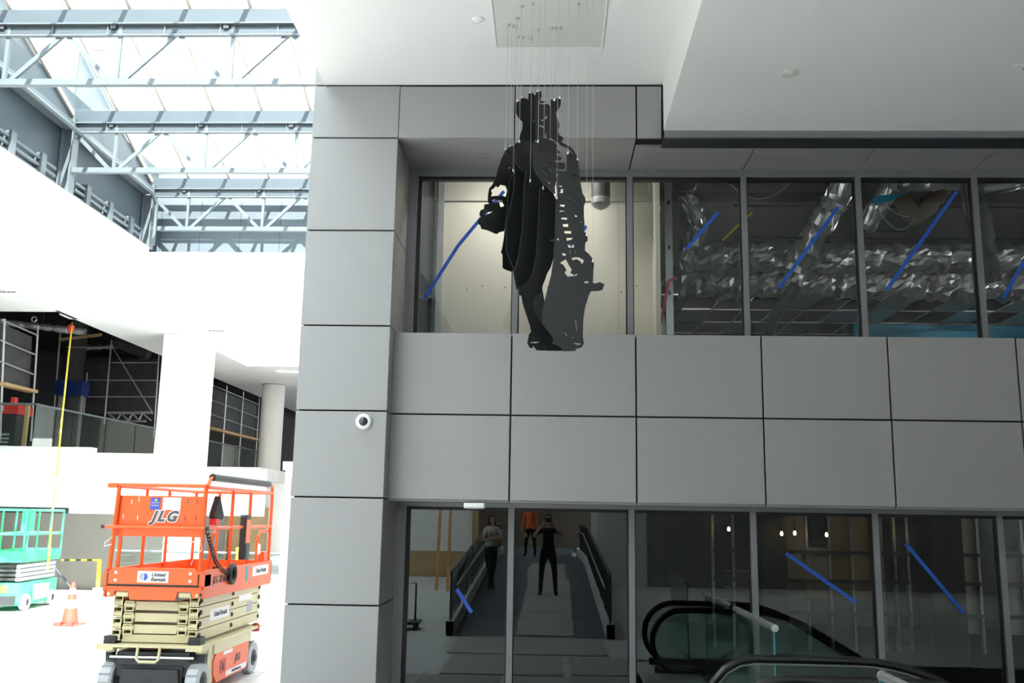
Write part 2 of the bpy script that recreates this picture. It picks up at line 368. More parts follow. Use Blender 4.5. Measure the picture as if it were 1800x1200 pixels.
# cylindrical grey duct end hanging in front of the drywall
c0 = at(1056, 312, Y=11.6); r = .12
t = thing('round_duct', (c0.x, c0.y, 5.93), 'grey round duct stub capped with plastic in front of the drywall', 'duct')
MB().lathe((0, 0, 0), [(0, .62), (r, .62), (r, .04), (r * .97, .0)], 24).build('pipe', DUCTG, t, True, True)
MB().lathe((0, 0, 0), [(r * 1.02, .06), (r * 1.02, .0), (r * .7, -.04), (r * .1, -.075), (0, -.075)], 24).build('plastic_cap', mat('cap_plastic', (.22, .22, .21), .3, 0, .2, 8), t, True, True)
MB().lathe((0, 0, 0), [(r * 1.035, .075), (r * 1.035, .055)], 24).build('band', GW, t, True, True)

# foil-wrapped ducts
def duct(pts, r, label, n=26, m=FOIL, wob=.15):
    random.seed(len(label)); P = []; rs = []
    for a, b in zip(pts, pts[1:]):
        k = max(2, int((Vector(b) - Vector(a)).length / .075))
        for i in range(k): P.append(Vector(a).lerp(Vector(b), i / k)); rs.append(r * (1 + random.uniform(-wob, wob)))
    P.append(Vector(pts[-1])); rs.append(r)
    mb = MB(); mb.tube(P, rs, n)
    mb.v = [tuple(Vector(v) + Vector((random.uniform(-1, 1), random.uniform(-1, 1), random.uniform(-1, 1))) * r * wob * .55) for v in mb.v]
    return tag(mb.build('insulated_duct', m, None, m is not FOIL), label, 'duct', 'foil wrapped ducts in the upper room')
duct([at(1195, 452, Y=14), at(1800, 455, Y=14), at(1960, 455, Y=14)], .22, 'long horizontal foil duct crossing all the right bays')
duct([at(1195, 495, Y=15), at(1830, 500, Y=15)], .26, 'lower dull foil duct running below the long horizontal one')
duct([at(1395, 470, Y=13.2), at(1470, 350, Y=12.6), at(1500, 290, Y=12.3)], .17, 'foil duct slanting up beside the second window mullion')
duct([at(1205, 330, Y=13), at(1225, 400, Y=13.3), at(1200, 470, Y=13.6)], .16, 'crumpled foil duct next to the steel studs')
duct([at(1520, 400, Y=13), at(1570, 320, Y=12.6), at(1720, 316, Y=12.8)], .13, 'thin foil duct bending along the top of the third bay')
duct([at(1715, 330, Y=12.6), at(1830, 318, Y=12.6)], .10, 'small foil duct at the top of the last bay')
duct([at(1345, 600, Y=14), at(1360, 560, Y=13.6), at(1400, 500, Y=13.4)], .09, 'narrow flexible duct curving up in the second bay', m=DUCTG)
duct([at(1700, 300, Y=12.2), at(1725, 400, Y=12.4), at(1738, 495, Y=12.6)], .14, 'dark sheathed duct hanging beside the third mullion', m=DUCTG)
duct([at(1560, 320, Y=13.3), at(1610, 385, Y=13.3), at(1660, 330, Y=13.3)], .12, 'brown wrapped duct elbow high in the third bay', m=mat('brown_wrap', (.20, .14, .09), .6, 0, .2, 4, .4))
for k, (yy, Yd, lab) in enumerate(((418, 12.9, 'thin dark pipe running level above the long foil duct'), (362, 13.5, 'dark pipe running level near the top of the right bays'), (516, 15.5, 'pale conduit running level under the foil ducts'))):
    wire('ceiling_pipe', [at(1290, yy, Y=Yd), at(1850, yy + 4, Y=Yd)], .022, DARKG if k < 2 else GW, lab, 'pipe', 'pipes in the upper room')
tag(MB().prism([at(a, b, Y=12.3) for a, b in ((1545, 360), (1576, 348), (1590, 340), (1545, 343), (1530, 352))], (0, .03, 0)).build('blue_board', BLUEW), 'scrap of blue board high in the third bay', 'board')
wire('yellow_conduit', [at(1270, 422, Y=13), at(1312, 382, Y=12.7), at(1322, 374, Y=12.6)], .014, YELLOW, 'short yellow conduit slanting up in the first right bay', 'pipe')
# suspended tiles and blue wall deeper in the room
bw = struct(MB().box((6.4, 20.0, 3.86), (14, 20.15, 6.14)).build('wall_blue', BLUEW), 'bright blue wall deep in the upper room', 'wall')
grid = thing('ceiling_grid', (0, 18, 6.2), 'suspended ceiling grid with a few white tiles deep in the upper room', 'ceiling grid')
for x in [i * .62 + 2.0 for i in range(14)]: MB().box((x - .012, 16.4, 6.19), (x + .012, 22.6, 6.21)).build('runner', GW, grid)
for y in [16.4 + i * 1.24 for i in range(6)]: MB().box((2.0, y - .012, 6.18), (10.1, y + .012, 6.2)).build('runner', GW, grid)
tl = MB().box((.015, .015, 0), (.605, 1.22, .015)).build('tile', TILEW, grid, local=True); tl.location = (2.0, -1.6 + 1.24, .0)
for i, j in ((1, 2), (3, 3), (4, 1), (4, 0), (5, 3), (6, 2), (7, 1), (7, 2), (8, 3), (9, 1), (10, 2), (10, 3), (11, 1), (12, 2), (2, 0), (9, 0)):
    share('tile', tl, (2.0 + .62 * i, -1.6 + 1.24 * j, 0), grid)
for k, (x, y) in enumerate(((3.2, 17.5), (6.0, 15.6), (8.6, 17.2), (-.3, 11.2))):  # lamps added to brighten the drywall and ducts of the upper room
    lab = ('added strip lamp deep in the second bay of the upper room', 'added strip lamp behind the foil ducts', 'added strip lamp deep in the last bay', 'added strip lamp hidden behind the grey beam above the drywall')[k]
    t = thing('added_strip_lamp', (x, y, 6.42 if k < 3 else 6.50), lab, 'lamp', 'added strip lamps of the upper room')
    MB().box((-.6, -.06, .02), (.6, .06, .07)).build('housing', WHITE, t, local=True); MB().box((-.58, -.05, 0), (.58, .05, .02)).build('diffuser', LAMPW, t, local=True)

# ground floor room
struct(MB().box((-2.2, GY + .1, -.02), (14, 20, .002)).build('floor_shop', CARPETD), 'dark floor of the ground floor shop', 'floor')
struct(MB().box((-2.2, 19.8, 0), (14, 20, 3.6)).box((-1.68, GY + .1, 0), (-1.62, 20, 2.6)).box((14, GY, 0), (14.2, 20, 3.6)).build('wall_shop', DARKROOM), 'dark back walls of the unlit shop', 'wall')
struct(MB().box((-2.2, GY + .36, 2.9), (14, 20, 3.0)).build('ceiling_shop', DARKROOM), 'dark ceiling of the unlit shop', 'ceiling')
for k, (px0, px1, lab) in enumerate(((1251, 1322, 'stud framed partition bay with shelves of clutter behind the second pane'), (1376, 1532, 'wide stud partition with drywall sheets behind the fourth pane'), (1545, 1590, 'narrow stud partition beside the dark column in the shop'), (1674, 1790, 'stud partition with lit drywall at the far edge of the shop'))):
    a, b = at(px0, 900, Y=16), at(px1, 900, Y=16)
    t = thing('stud_partition', (a.x, 16, 0), lab, 'partition', 'stud partitions in the shop')
    W = b.x - a.x; n = max(2, int(W / .32)); random.seed(k)
    for i in range(n + 1): MB().box((i * W / n - .02, -.05, 0), (i * W / n + .02, .05, 2.7)).build('stud', STUD, t, local=True)
    for z in (.55, 1.05, 1.5): MB().box((0, -.06, z), (W, -.04, z + .06)).build('rail', DARKG, t, local=True)
    for i in range(n):
        if random.random() < .62: MB().box((i * W / n + .02, .03, .3 + random.choice((0, .5))), ((i + 1) * W / n - .02, .05, 2.2 if random.random() < .6 else 1.6)).build('drywall_sheet', DRY if random.random() < .7 else TAN, t, local=True)
    if k == 0:
        for z in (.72, .95, 1.2):
            MB().box((.15, -.1, z), (W, .02, z + .02)).build('shelf', TAN, t, local=True)
struct(MB().box((3.35, 15.5, 0), (3.75, 15.9, 2.9)).box((5.6, 14.6, 0), (6.1, 15.1, 2.9)).build('column_shop', DARKROOM), 'two dark square columns inside the shop', 'column')
for k, (a, b) in enumerate(((1281, 930), (1374, 938), (1397, 937), (1453, 940), (1632, 936), (1680, 936))):
    p = at(a, b, Y=15.3)
    lab = ('bare bulb glowing behind the second pane of the shop', 'bare bulb, first of the close pair behind the fourth pane', 'bare bulb, second of the close pair behind the fourth pane', 'bare bulb hanging alone in the middle of the fourth pane', 'warm bare bulb above the long blue tape of the fifth pane', 'bare bulb beside crumpled foil in the fifth pane')[k]
    t = thing('bare_bulb', tuple(p), lab, 'bulb', 'string bulbs in the shop')
    MB().lathe((0, 0, 0), [(0, -.03), (.014, -.027), (.024, -.01), (.024, .005), (.015, .03), (.013, .045)], 12).build('glass_bulb', WARM, t, True, True)
    MB().lathe((0, 0, 0), [(.017, .04), (.019, .09), (0, .095)], 10).build('socket', BLACKP, t, True, True)
    MB().cyl((0, 0, .09), (0, 0, 2.9 - p.z), .004, 5).build('cord', BLACKP, t, local=True)

# blue tape on the panes
def tape(a, b, Y, label, w=.04, pts=None):
    P = [at(*p, Y=Y) for p in (pts or (a, b))]
    mb = MB()
    for p, q in zip(P, P[1:]): mb.beam(p, q, w, .002, (0, 1, 0))
    tag(mb.build('blue_tape_strip', BLUETAPE), label, 'tape', 'blue tape strips on the windows')
TY = GY - .004
tape(0, 0, TY, 'long bent blue tape strip on the upper pane beside the hanging figure', pts=((746, 524), (805, 432), (840, 390), (886, 336)))
tape((1002, 432), (1031, 397), TY, 'blue tape strip partly hidden behind the hanging figure')
tape((1206, 438), (1262, 373), TY, 'short blue tape strip on the upper pane beside the steel studs')
tape((1368, 507), (1474, 363), TY, 'blue tape strip on the upper pane over the slanting foil duct')
tape((1558, 510), (1682, 336), TY, 'longest straight blue tape strip, on the upper pane with the brown duct')
tape((1763, 525), (1802, 455), TY, 'blue tape strip on the upper pane at the edge of view')
tape((803, 1035), (829, 1076), TY, 'short blue tape strip low on the first storefront pane')
tape((1381, 972), (1504, 1058), TY, 'blue tape strip slanting across the fourth storefront pane')
tape((1592, 955), (1694, 1077), TY, 'blue tape strip slanting across the fifth storefront pane')

# door sensor and dome camera
t = thing('door_sensor', tuple(at(834, 888, Y=9.79)), 'white door sensor box fixed under the grey panel band', 'sensor')
MB().bbox((-.105, -.05, -.028), (.105, .02, .024), .012).build('housing', WHITE, t, local=True); MB().box((-.085, -.052, -.034), (.085, 0, -.028)).build('lens_strip', STICKG, t, local=True)
p = at(640, 741, Y=PY)
t = thing('dome_camera', tuple(p), 'white round dome security camera fixed to the grey pillar', 'security camera')
MB().lathe((0, 0, 0), [(.082, 0), (.082, -.02), (.07, -.04), (.045, -.045), (.044, -.04)], 28, 'Y').build('housing', WHITE, t, True, True)
MB().lathe((0, 0, 0), [(.046, -.038), (.04, -.06), (.026, -.076), (.01, -.083), (0, -.084)], 22, 'Y').build('dome', mat('smoked_dome', (.03, .035, .045), .08, 0, .05, 5, spec=.8), t, True, True)
for x in (-.018, .018): MB().lathe((x, -.07, .0), [(.009, 0), (.007, -.008), (0, -.009)], 10, 'Y').build('lens', STICKG, t, True, True)

struct(MB().box((-2.56, GY + .4, 0), (-2.47, 39.9, 7.6)).build('added_wall_side', WHITEB), 'unseen white wall added behind the grey pillar to brighten the orange lift', 'wall')  # hidden wall, added to bounce light onto the side of the lift
# ------------------------------------------------------------------ atrium shell
WX, FY, SZ = -11.35, 26.0, 7.46              # left bulkhead, far bulkhead, soffit height
struct(MB().box((WX - 2.5, -20, SZ), (WX, 25.5, 9.33)).build('bulkhead_left', WHITEB), 'bright white bulkhead along the long side of the atrium', 'wall')
struct(MB().box((-14.0, FY, SZ), (-2.25, FY + .6, 9.33)).build('bulkhead_far', WHITEB), 'bright white bulkhead across the far end of the atrium', 'wall')
struct(MB().box((-13.75, FY + .6, SZ), (14, 55, SZ + .3)).box((-26, -20, SZ + .02), (-13.85, 25.5, SZ + .3)).box((-13.85, 25.5, SZ), (-11.35, FY, SZ + .3)).build('ceiling_gallery', WHITEB), 'white soffit of the gallery under the atrium bulkheads', 'ceiling')
struct(MB().box((-26, 25.5, 9.6), (-13.85, 55, 9.9)).box((-26, -20, 9.2), (WX - 2.5, 25.5, 9.4)).build('ceiling_unfinished', DARKROOM), 'dark unfinished slab high over the upper gallery', 'ceiling')
struct(MB().box((-26.3, -22, -.2), (-26, 55, 9.9)).build('wall_left', DARKROOM), 'dark outer wall far behind the scaffolding', 'wall')
struct(MB().box((-26, 55, -.2), (14, 55.3, 9.9)).build('wall_far', BEIGE), 'outer wall at the very end of the concourse', 'wall')
# ceiling edge of the gallery opening (drops the white soffit against the dark slab)
struct(MB().box((-13.86, 25.6, SZ), (-13.75, 55, 9.6)).box((-26, 25.4, SZ), (-13.75, 25.6, 9.6)).build('soffit_edge', WHITEB), 'white edge of the soffit against the dark opening', 'trim')
# upper gallery floor with white parapet band, grey wall beneath
struct(MB().box((-26, 24.9, 3.1), (-13.6, 55, 3.5)).box((-13.6, 31.5, 3.1), (-9.6, 55, 3.5)).build('floor_gallery', CONC), 'floor slab of the upper gallery across the atrium', 'floor')
BY = 22.9; BZ0 = at(120, 902, Y=BY).z; BZ1 = at(200, 796, Y=BY).z; BXR = at(272, 850, Y=BY).x
wb = struct(MB().box((-26, BY, BZ0), (BXR, BY + .25, BZ1)).box((-26, BY + .25, BZ0), (BXR, 24.6, BZ0 + .1)).build('wall_band', WHITEB), 'white parapet band of the upper gallery across the atrium', 'wall')
MB().box((-26, BY - .05, BZ1), (at(160, 795, Y=BY).x, BY + .3, BZ1 + .13)).build('curb', mat('curb_grey', (.62, .62, .61), .7, 0, .04, 2), wb)
MB().box((-26, BY - .05, BZ0 - .005), (at(121, 898, Y=BY).x, BY, BZ0 + .13)).build('dark_reveal', DARKG, wb)
struct(MB().box((-26, 24.6, 0), (at(284, 940, Y=24.6).x, 24.75, 1.95)).build('wall_gallery', BEIGE), 'grey beige wall below the white parapet band', 'wall')
struct(MB().box((-9.9, 40, 0), (14, 40.3, SZ)).build('wall_concourse', mat('pale_grey_wall', (.52, .50, .47), .8, 0, .04, 1)), 'pale grey wall at the back of the concourse', 'wall')
struct(MB().box((-13.6, 31.4, 1.9), (-9.4, 31.6, 3.4)).build('band_concourse', WHITEB), 'white slab edge behind the round column', 'wall')
struct(MB().box((-13.6, 35, 0), (-9.0, 35.2, 3.1)).build('wall_concourse_low', WHITEB), 'white wall under the gallery behind the orange lift', 'wall')
dr = struct(MB().box((-11.45, 33.9, 0), (-10.25, 34.95, 2.2)).build('door_1', TAN), 'tan boarded opening behind the orange lift', 'door')
MB().box((-10.87, 33.88, 0), (-10.83, 33.9, 2.2)).build('board_joint', DARKG, dr)
# square pier and round column
pr_ = struct(MB().bbox((-12.07, 28.69, 0), (-11.3, 31.2, SZ), .02).build('pier', WHITEB), 'white square pier behind the orange lift', 'column')
MB().box((-12.06, 28.67, 3.2), (-11.31, 28.69, 3.24)).build('joint_strip', mat('pier_joint', (.7, .7, .69), .8, 0, .02, 2), pr_)
rc = struct(MB().lathe((-11.9, 40.2, 0), [(.48, 0), (.48, SZ)], 32).build('round_column', mat('column_cream', (.66, .64, .60), .7, 0, .02, 1), None, True), 'pale round column behind the pier', 'column')
MB().lathe((-11.9, 40.2, SZ - .06), [(.5, 0), (.5, .05), (.48, .06)], 32).build('collar', STICKG, rc, True)
# light cove and lamps in the gallery soffit
cv = thing('light_cove', (-9.9, 33, SZ), 'bright rectangular light cove in the gallery soffit', 'light cove')
MB().box((-1.5, -1.9, -.02), (1.6, 1.9, -.005)).build('diffuser', mat('cove_glow', (1, 1, 1), .5, emit=4.0), cv, local=True)
MB().box((-1.56, -1.96, -.03), (-1.5, 1.96, 0)).box((1.6, -1.96, -.03), (1.66, 1.96, 0)).box((-1.5, 1.9, -.03), (1.6, 1.96, 0)).box((-1.5, -1.96, -.03), (1.6, -1.9, 0)).build('frame', WHITEB, cv, local=True)
ls = thing('linear_light', (-10.2, 36.3, SZ), 'short linear light in the soffit beside the round column', 'lamp')
MB().box((-.45, -.06, -.02), (.6, .06, -.005)).build('diffuser', LAMPW, ls, local=True); MB().box((-.47, -.08, -.012), (.62, .08, 0)).build('frame', WHITEB, ls, local=True)
for k, (x, y, w, lab) in enumerate(((-13.9, 23.15, .5, 'dark slot diffuser in the soffit at the edge of view'), (-10.2, 28.1, .52, 'dark slot diffuser in the soffit above the pier'))):
    t = thing('slot_diffuser', (x, y, SZ), lab, 'vent', 'slot diffusers in the gallery soffit')
    MB().box((-w / 2, -.09, -.012), (w / 2, .09, 0)).build('frame', WHITEB, t, local=True)
    for i in range(4): MB().box((-w / 2 + .01 + i * w / 4, -.05, -.016), (-w / 2 - .02 + (i + 1) * w / 4, .05, -.01)).build('slot', JOINT, t, local=True)

# clerestory above the bulkheads
CX = WX - .35
clw = struct(MB().box((CX - .2, -20, 9.33), (CX, 26.6, 12.0)).build('wall_clerestory_left', BLUEG), 'blue grey clerestory wall along the atrium roof', 'wall')
clf = struct(MB().box((CX, FY + .5, 9.33), (-2.3, FY + .7, 12.0)).build('wall_clerestory_far', mat('skylit_blue_grey', (.085, .107, .122), .5, .1, .04, 1.5)), 'blue grey clerestory wall at the far end of the atrium roof', 'wall')  # lighter than the side wall: stronger sky light put into the colour
for i in range(8): MB().box((CX + .2 + i * 1.18, FY + .492, 9.33), (CX + .212 + i * 1.18, FY + .5, 11.0)).build('seam', DARKG, clf)
struct(MB().box((-26, -20.3, 3.0), (-2.25, -20, 13.4)).build('wall_clerestory_near', BLUEG), 'blue grey wall closing the near end of the atrium roof', 'wall')
# finned pipes with brackets low on the clerestory wall
TYS = (25.67, 21.05, 16.43, 11.81, 7.19)
for k in range(4):
    y1, y0 = TYS[k] - .45, TYS[k + 1] + .45
    lab = ('finned heating pipe run in the farthest clerestory bay', 'finned heating pipe run in the second clerestory bay', 'finned heating pipe run in the nearest visible clerestory bay', 'finned heating pipe run in the clerestory bay out of view')[k]
    if k == 3: continue
    t = thing('heating_pipes', (CX + .12, (y0 + y1) / 2, 9.33), lab, 'heating pipe', 'clerestory heating pipes')
    for z in (9.45, 9.62, 9.79): MB().cyl((CX + .14, y0, z), (CX + .14, y1, z), .045, 8).build('pipe', DARKG if z < 9.5 else STEEL, t)
    n = 3
    for i in range(n): yy = y0 + (i + .5) * (y1 - y0) / n; MB().box((CX + .01, yy - .1, 9.34), (CX + .22, yy + .1, 9.92)).build('bracket', STEEL, t)
for k, yt in enumerate(TYS[:4]):
    # wall post, truss, girder
    if k < 3:
        lab = ('farthest', 'second farthest', 'nearest visible')[k]
        t = thing('wall_post', (CX, yt, 9.33), lab + ' steel post standing on the bulkhead against the clerestory wall', 'post', 'clerestory posts')
        MB().box((CX + .02, yt - .14, 9.33), (CX + .06, yt + .14, 11.2)).box((CX + .28, yt - .14, 9.33), (CX + .32, yt + .14, 11.2)).build('flange', STEEL, t)
        MB().box((CX + .06, yt - .015, 9.33), (CX + .28, yt + .015, 11.2)).build('web', STEEL, t)
    lab = ('farthest', 'second farthest', 'nearest visible', 'out of view near')[k]
    t = thing('roof_truss', (CX, yt, 9.9), lab + ' pale steel truss spanning the atrium roof', 'truss', 'atrium roof trusses')
    zb, zt = 9.92, 10.86
    MB().beam((CX + .3, yt, zb), (-2.5, yt, zb), .12, .12).build('bottom_chord', STEEL, t)
    MB().cyl((CX + .3, yt - .04, zt), (-2.5, yt - .04, zt), .035, 8).build('top_pipe', STEEL, t)
    X0 = at(203, 265, Y=21.05).x
    nodes = [X0 + 2.17 * i for i in range(-1, 4)]
    for x in nodes:
        if CX + .25 < x < -2.6:
            MB().beam((x, yt, zb), (x, yt, 11.05), .07, .07).build('vertical', STEEL, t)
        for s in (-1, 1):
            a, b = Vector((x + s * .08, yt, zb)), Vector((x + s * 1.06, yt, zt + .04))
            if CX + .2 < b.x < -2.5 and CX < a.x: MB().beam(a, b, .06, .085).build('diagonal', STEEL, t)
    for x in nodes:
        for s in (-.25, .85):
            if CX + .4 < x + s < -2.6: MB().cyl((x + s, yt - .04, zt), (x + s, yt - .04, zt + .22), .016, 6).build('hanger', STEEL, t)
    t = thing('roof_girder', (CX, yt, 11.0), lab + ' blue grey girder carrying the skylight', 'girder', 'atrium roof girders')
    MB().box((CX + .2, yt + .02, 11.10), (-2.5, yt + .05, 11.44)).build('web', BLUEG, t)
    MB().box((CX + .2, yt - .10, 11.075), (-2.5, yt + .30, 11.10)).build('bottom_flange', STEEL, t)
    MB().box((CX + .2, yt + .0, 10.99), (-2.5, yt + .03, 11.075)).build('lower_web', STEEL, t)
    MB().box((CX + .2, yt - .03, 10.91), (-2.5, yt + .06, 10.99)).build('lower_chord', BLUEG, t)
    for i in range(4): x = X0 - 1.085 + i * 1.085 * 2 + .9; MB().box((x, yt - .07, 10.99), (x + .1, yt - .0, 11.075)).build('clip', DARKG, t)
# skylight bays: sloping glass rising towards the viewer
GXS = [-11.67 + 1.175 * i for i in range(9)]
for k in range(4):
    ylo, yhi = TYS[k] + .3, TYS[k + 1] + .42; zlo = 11.47; zhi = zlo + (ylo - yhi) * .40
    s = struct(MB().beam((CX, ylo, zlo - .01), (-2.4, ylo, zlo - .01), .09, .09).build('skylight_%d' % (k + 1), CREAM), ('farthest', 'second farthest', 'nearest visible', 'out of view near')[k] + ' sloping glass skylight bay of the atrium roof', 'skylight')
    for i, x in enumerate(GXS):
        MB().beam((x, ylo - .03, zlo), (x, yhi, zhi), .065, .12).build('glazing_bar', CREAM, s)
        if i < 8: MB().prism([(x + .035, ylo, zlo + .05), (x + 1.14, ylo, zlo + .05), (x + 1.14, yhi, zhi + .05), (x + .035, yhi, zhi + .05)], (0, .004, .01)).build('pane', G_SKY, s)
    MB().beam((CX, yhi, zhi), (-2.4, yhi, zhi), .1, .12).build('ridge_beam', CREAM, s)
    MB().prism([(CX - .05, ylo, zlo - .4), (CX - .05, yhi - .1, zlo - .4), (CX - .05, yhi, zhi), (CX - .05, ylo, zlo)], (-.1, 0, 0)).build('cheek', STEEL, s)
    MB().box((CX, yhi - .06, zlo - .02), (-2.4, yhi - .03, zhi - .05)).build('upstand_glass', G_SKY, s)
s6 = struct(MB().box((2.0, -20, 6.9), (12.5, -11.8, 6.91)).build('skylight_6', G_SKY), 'unseen flat glass skylight added over the rear of the hall behind the viewer', 'skylight')  # unseen opening, added to send daylight onto the grey panels
for i in range(5): MB().box((2.0, -19.6 + i * 1.8, 6.92), (12.5, -19.5 + i * 1.8, 7.1)).build('glazing_bar', CREAM, s6)
struct(MB().box((CX - .2, -1.0, 11.4), (-2.25, 4.5, 11.7)).build('roof', WHITEB), 'unseen solid roof strip added between the skylights to shade the hall edge', 'roof')  # unseen strip, added to shade the pillar and the near atrium floor
s5 = struct(MB().box((CX, -20, 11.4), (-2.4, -1.0, 11.41)).box((CX, 4.5, 11.4), (-2.4, 7.2, 11.41)).build('skylight_5', G_SKY), 'unseen flat glass skylight added over the hall beside the ramp', 'skylight')  # out of view, added for more even daylight on the facade
for i in range(5): MB().box((CX, -19.9 + i * 4.5, 11.42), (-2.4, -19.7 + i * 4.5, 11.6)).build('glazing_bar', CREAM, s5)
# long pipe and gutter under the skylight edge
tag(MB().tube([(CX + .45, 25.5, 9.4), (CX + .45, 25.5, 10.6), (CX + .42, 25.2, 10.84), (CX + .42, 3, 10.84)], .055, 10).build('rain_pipe', STEEL, None, True), 'pale pipe running along the clerestory and down in the far corner', 'pipe')
t = thing('gutter_rail', (CX, 14, 10.95), 'pale steel gutter running along the top of the clerestory wall', 'gutter')
MB().box((CX, 2, 10.93), (CX + .3, 25.6, 10.98)).build('gutter_base', STEEL, t); MB().box((CX + .26, 2, 10.98), (CX + .3, 25.6, 11.1)).build('gutter_lip', STEEL, t)

# pale building seen through the skylight
bd = thing('stone_building', (-14, 62, 0), 'pale sunlit stone building seen faintly through the skylight', 'building')
MB().box((-60, 62, 0), (20, 70, 48)).build('wall', BRICK, bd)
win0 = None
for zz in (22.5, 27.5, 32.5, 37.5):
    MB().box((-60, 61.7, zz + 3.2), (20, 62, zz + 3.6)).build('cornice', BRICK, bd)
    for i in range(9):
        xx = -40 + i * 4.1
        f = MB().box((xx - .75, 61.85, zz), (xx + .75, 62, zz + 2.3)).build('window_frame', STICKW, bd)
        for a in range(2):
            for b in range(3): MB().box((xx - .68 + a * .7, 61.8, zz + .08 + b * .74), (xx - .02 + a * .7, 61.86, zz + .74 + b * .74)).build('pane', STICKG, f)

# ------------------------------------------------------------------ gallery: railing, scaffolds, clutter
def rail_run(name, p0, p1, n, label, ztop, zbot, glassm=G_RAIL, m=STEEL, r=.03):
    t = thing(name, tuple(p0), label, 'railing'); p0, p1 = Vector(p0), Vector(p1)
    MB().cyl(p0 + Vector((0, 0, ztop)), p1 + Vector((0, 0, ztop)), r, 10).build('top_rail', m, t)
    for i in range(n):
        a, b = p0.lerp(p1, (i + .015) / n), p0.lerp(p1, (i + .985) / n); d = (b - a).normalized(); nrm = Vector((-d.y, d.x, 0)) * .012
        MB().prism([a + Vector((0, 0, zbot)), b + Vector((0, 0, zbot)), b + Vector((0, 0, ztop - r)), a + Vector((0, 0, ztop - r))], nrm).build('glass_panel', glassm, t)
    MB().beam(p0 + Vector((0, 0, .06)), p1 + Vector((0, 0, .06)), .05, .12).build('base_shoe', GALV, t)
    return t
rail_run('glass_railing', (-13.9, 25.1, 3.5), (-13.4, 34.5, 3.5), 5, 'glass railing running back along the upper gallery opening', 1.3, .1)
rail_run('glass_railing', (-18, 25.1, 3.5), (-13.95, 25.1, 3.5), 3, 'glass railing at the front of the upper gallery at the edge of view', 1.3, .1)
rail_run('glass_railing', (-12.9, 34.5, 3.5), (-12.5, 44, 3.5), 5, 'glass railing on the upper gallery between pier and round column', 1.15, .1)
rail_run('glass_railing', (-10.4, 23, 0), (-4.6, 23, 0), 4, 'glass railing on the ground floor behind the orange lift', 1.06, .06)
def scaffold(name, loc, label, parts, sheet=None):
    t = thing(name, loc, label, 'scaffold', 'scaffolds on the upper gallery')
    for kind, a, b in parts:
        r = .032 if kind == 'standard' else .028
        MB().cyl(a, b, r, 8).build(kind, GALV, t)
    for s in sheet or []: MB().prism(s, (0, .012, 0)).build('debris_sheet', SHEET, t)
    return t
# scaffold facing the viewer, just right of the yellow rope
Yc = 35.4; P = lambda x, y, Y=Yc: at(x, y, Y=Y)
parts = [('standard', P(196, 598), P(183, 745)), ('standard', P(280, 615), P(270, 770)), ('standard', P(153, 655), P(147, 725)), ('standard', P(106, 585), P(95, 720)),
         ('ledger', P(196, 637), P(278, 637)), ('ledger', P(190, 668), P(276, 668)), ('ledger', P(152, 697), P(274, 697)), ('ledger', P(152, 668), P(190, 668)), ('ledger', P(118, 610), P(196, 610)),
         ('brace', P(199, 612), P(267, 724))]
sc1 = scaffold('scaffold', tuple(P(187, 745)), 'scaffold bay with long diagonal brace and dark sheeting left of the pier', parts,
               [[P(152, 640, 35.8), P(280, 630, 35.8), P(272, 726, 35.8), P(148, 726, 35.8)]])
P = lambda x, y, Y=34.9: at(x, y, Y=Y)
lt = thing('lattice_beam', tuple(P(195, 728)), 'aluminium lattice beam under the braced scaffold bay', 'lattice beam')
MB().cyl(P(188, 725), P(268, 725), .05, 8).build('chord', GALV, lt); MB().cyl(P(204, 740), P(256, 740), .04, 8).build('chord', GALV, lt)
xs = [190, 205, 213, 226, 233, 244, 250, 266]
for i in range(len(xs) - 1):
    y0, y1 = (726, 739) if i % 2 == 0 else (739, 726)
    MB().cyl(P(xs[i], y0), P(xs[i + 1], y1), .03, 6).build('lacing', GALV, lt)
# near scaffold platform at the picture edge, receding
P2 = lambda x, y: at(x, y, X=-15.2 - .004 * x)
parts = [('ledger', P2(4, 562), P2(66, 589)), ('ledger', P2(2, 598), P2(62, 623)), ('ledger', P2(1, 635), P2(60, 658)), ('standard', P2(67, 572), P2(54, 775)), ('standard', P2(8, 560), P2(0, 775))]
sc2 = scaffold('scaffold', tuple(P2(60, 700)), 'scaffold platform with three guard rails at the edge of view', parts, None)
MB().prism([P2(4, 566) + Vector((-.1, 0, 0)), P2(62, 592) + Vector((-.1, 0, 0)), P2(58, 682) + Vector((-.1, 0, 0)), P2(0, 672) + Vector((-.1, 0, 0))], (-.012, 0, 0)).build('debris_sheet', SHEET, sc2)
MB().beam(P2(0, 674), P2(58, 688), .3, .09).build('plank', WOOD, sc2)
# scaffold between pier and round column
P3 = lambda x, y: at(x, y, X=-14.1)
parts = [('ledger', P3(372, 676), P3(455, 711)), ('ledger', P3(370, 702), P3(454, 734)), ('ledger', P3(368, 727), P3(452, 756)), *[('standard', P3(a, b), Vector((P3(a, b).x, P3(a, b).y, 3.5))) for a, b in ((399, 678), (428, 688), (456, 698))]]
sc3 = scaffold('scaffold', tuple(P3(423, 768)), 'scaffold with dark sheeting between the pier and the round column', parts, None)
MB().prism([P3(372, 678) + Vector((-.1, 0, 0)), P3(455, 712) + Vector((-.1, 0, 0)), P3(452, 772) + Vector((-.1, 0, 0)), P3(366, 750) + Vector((-.1, 0, 0))], (-.012, 0, 0)).build('debris_sheet', SHEET, sc3)
MB().beam(P3(366, 752), P3(452, 773), .3, .1).build('plank', WOOD, sc3)
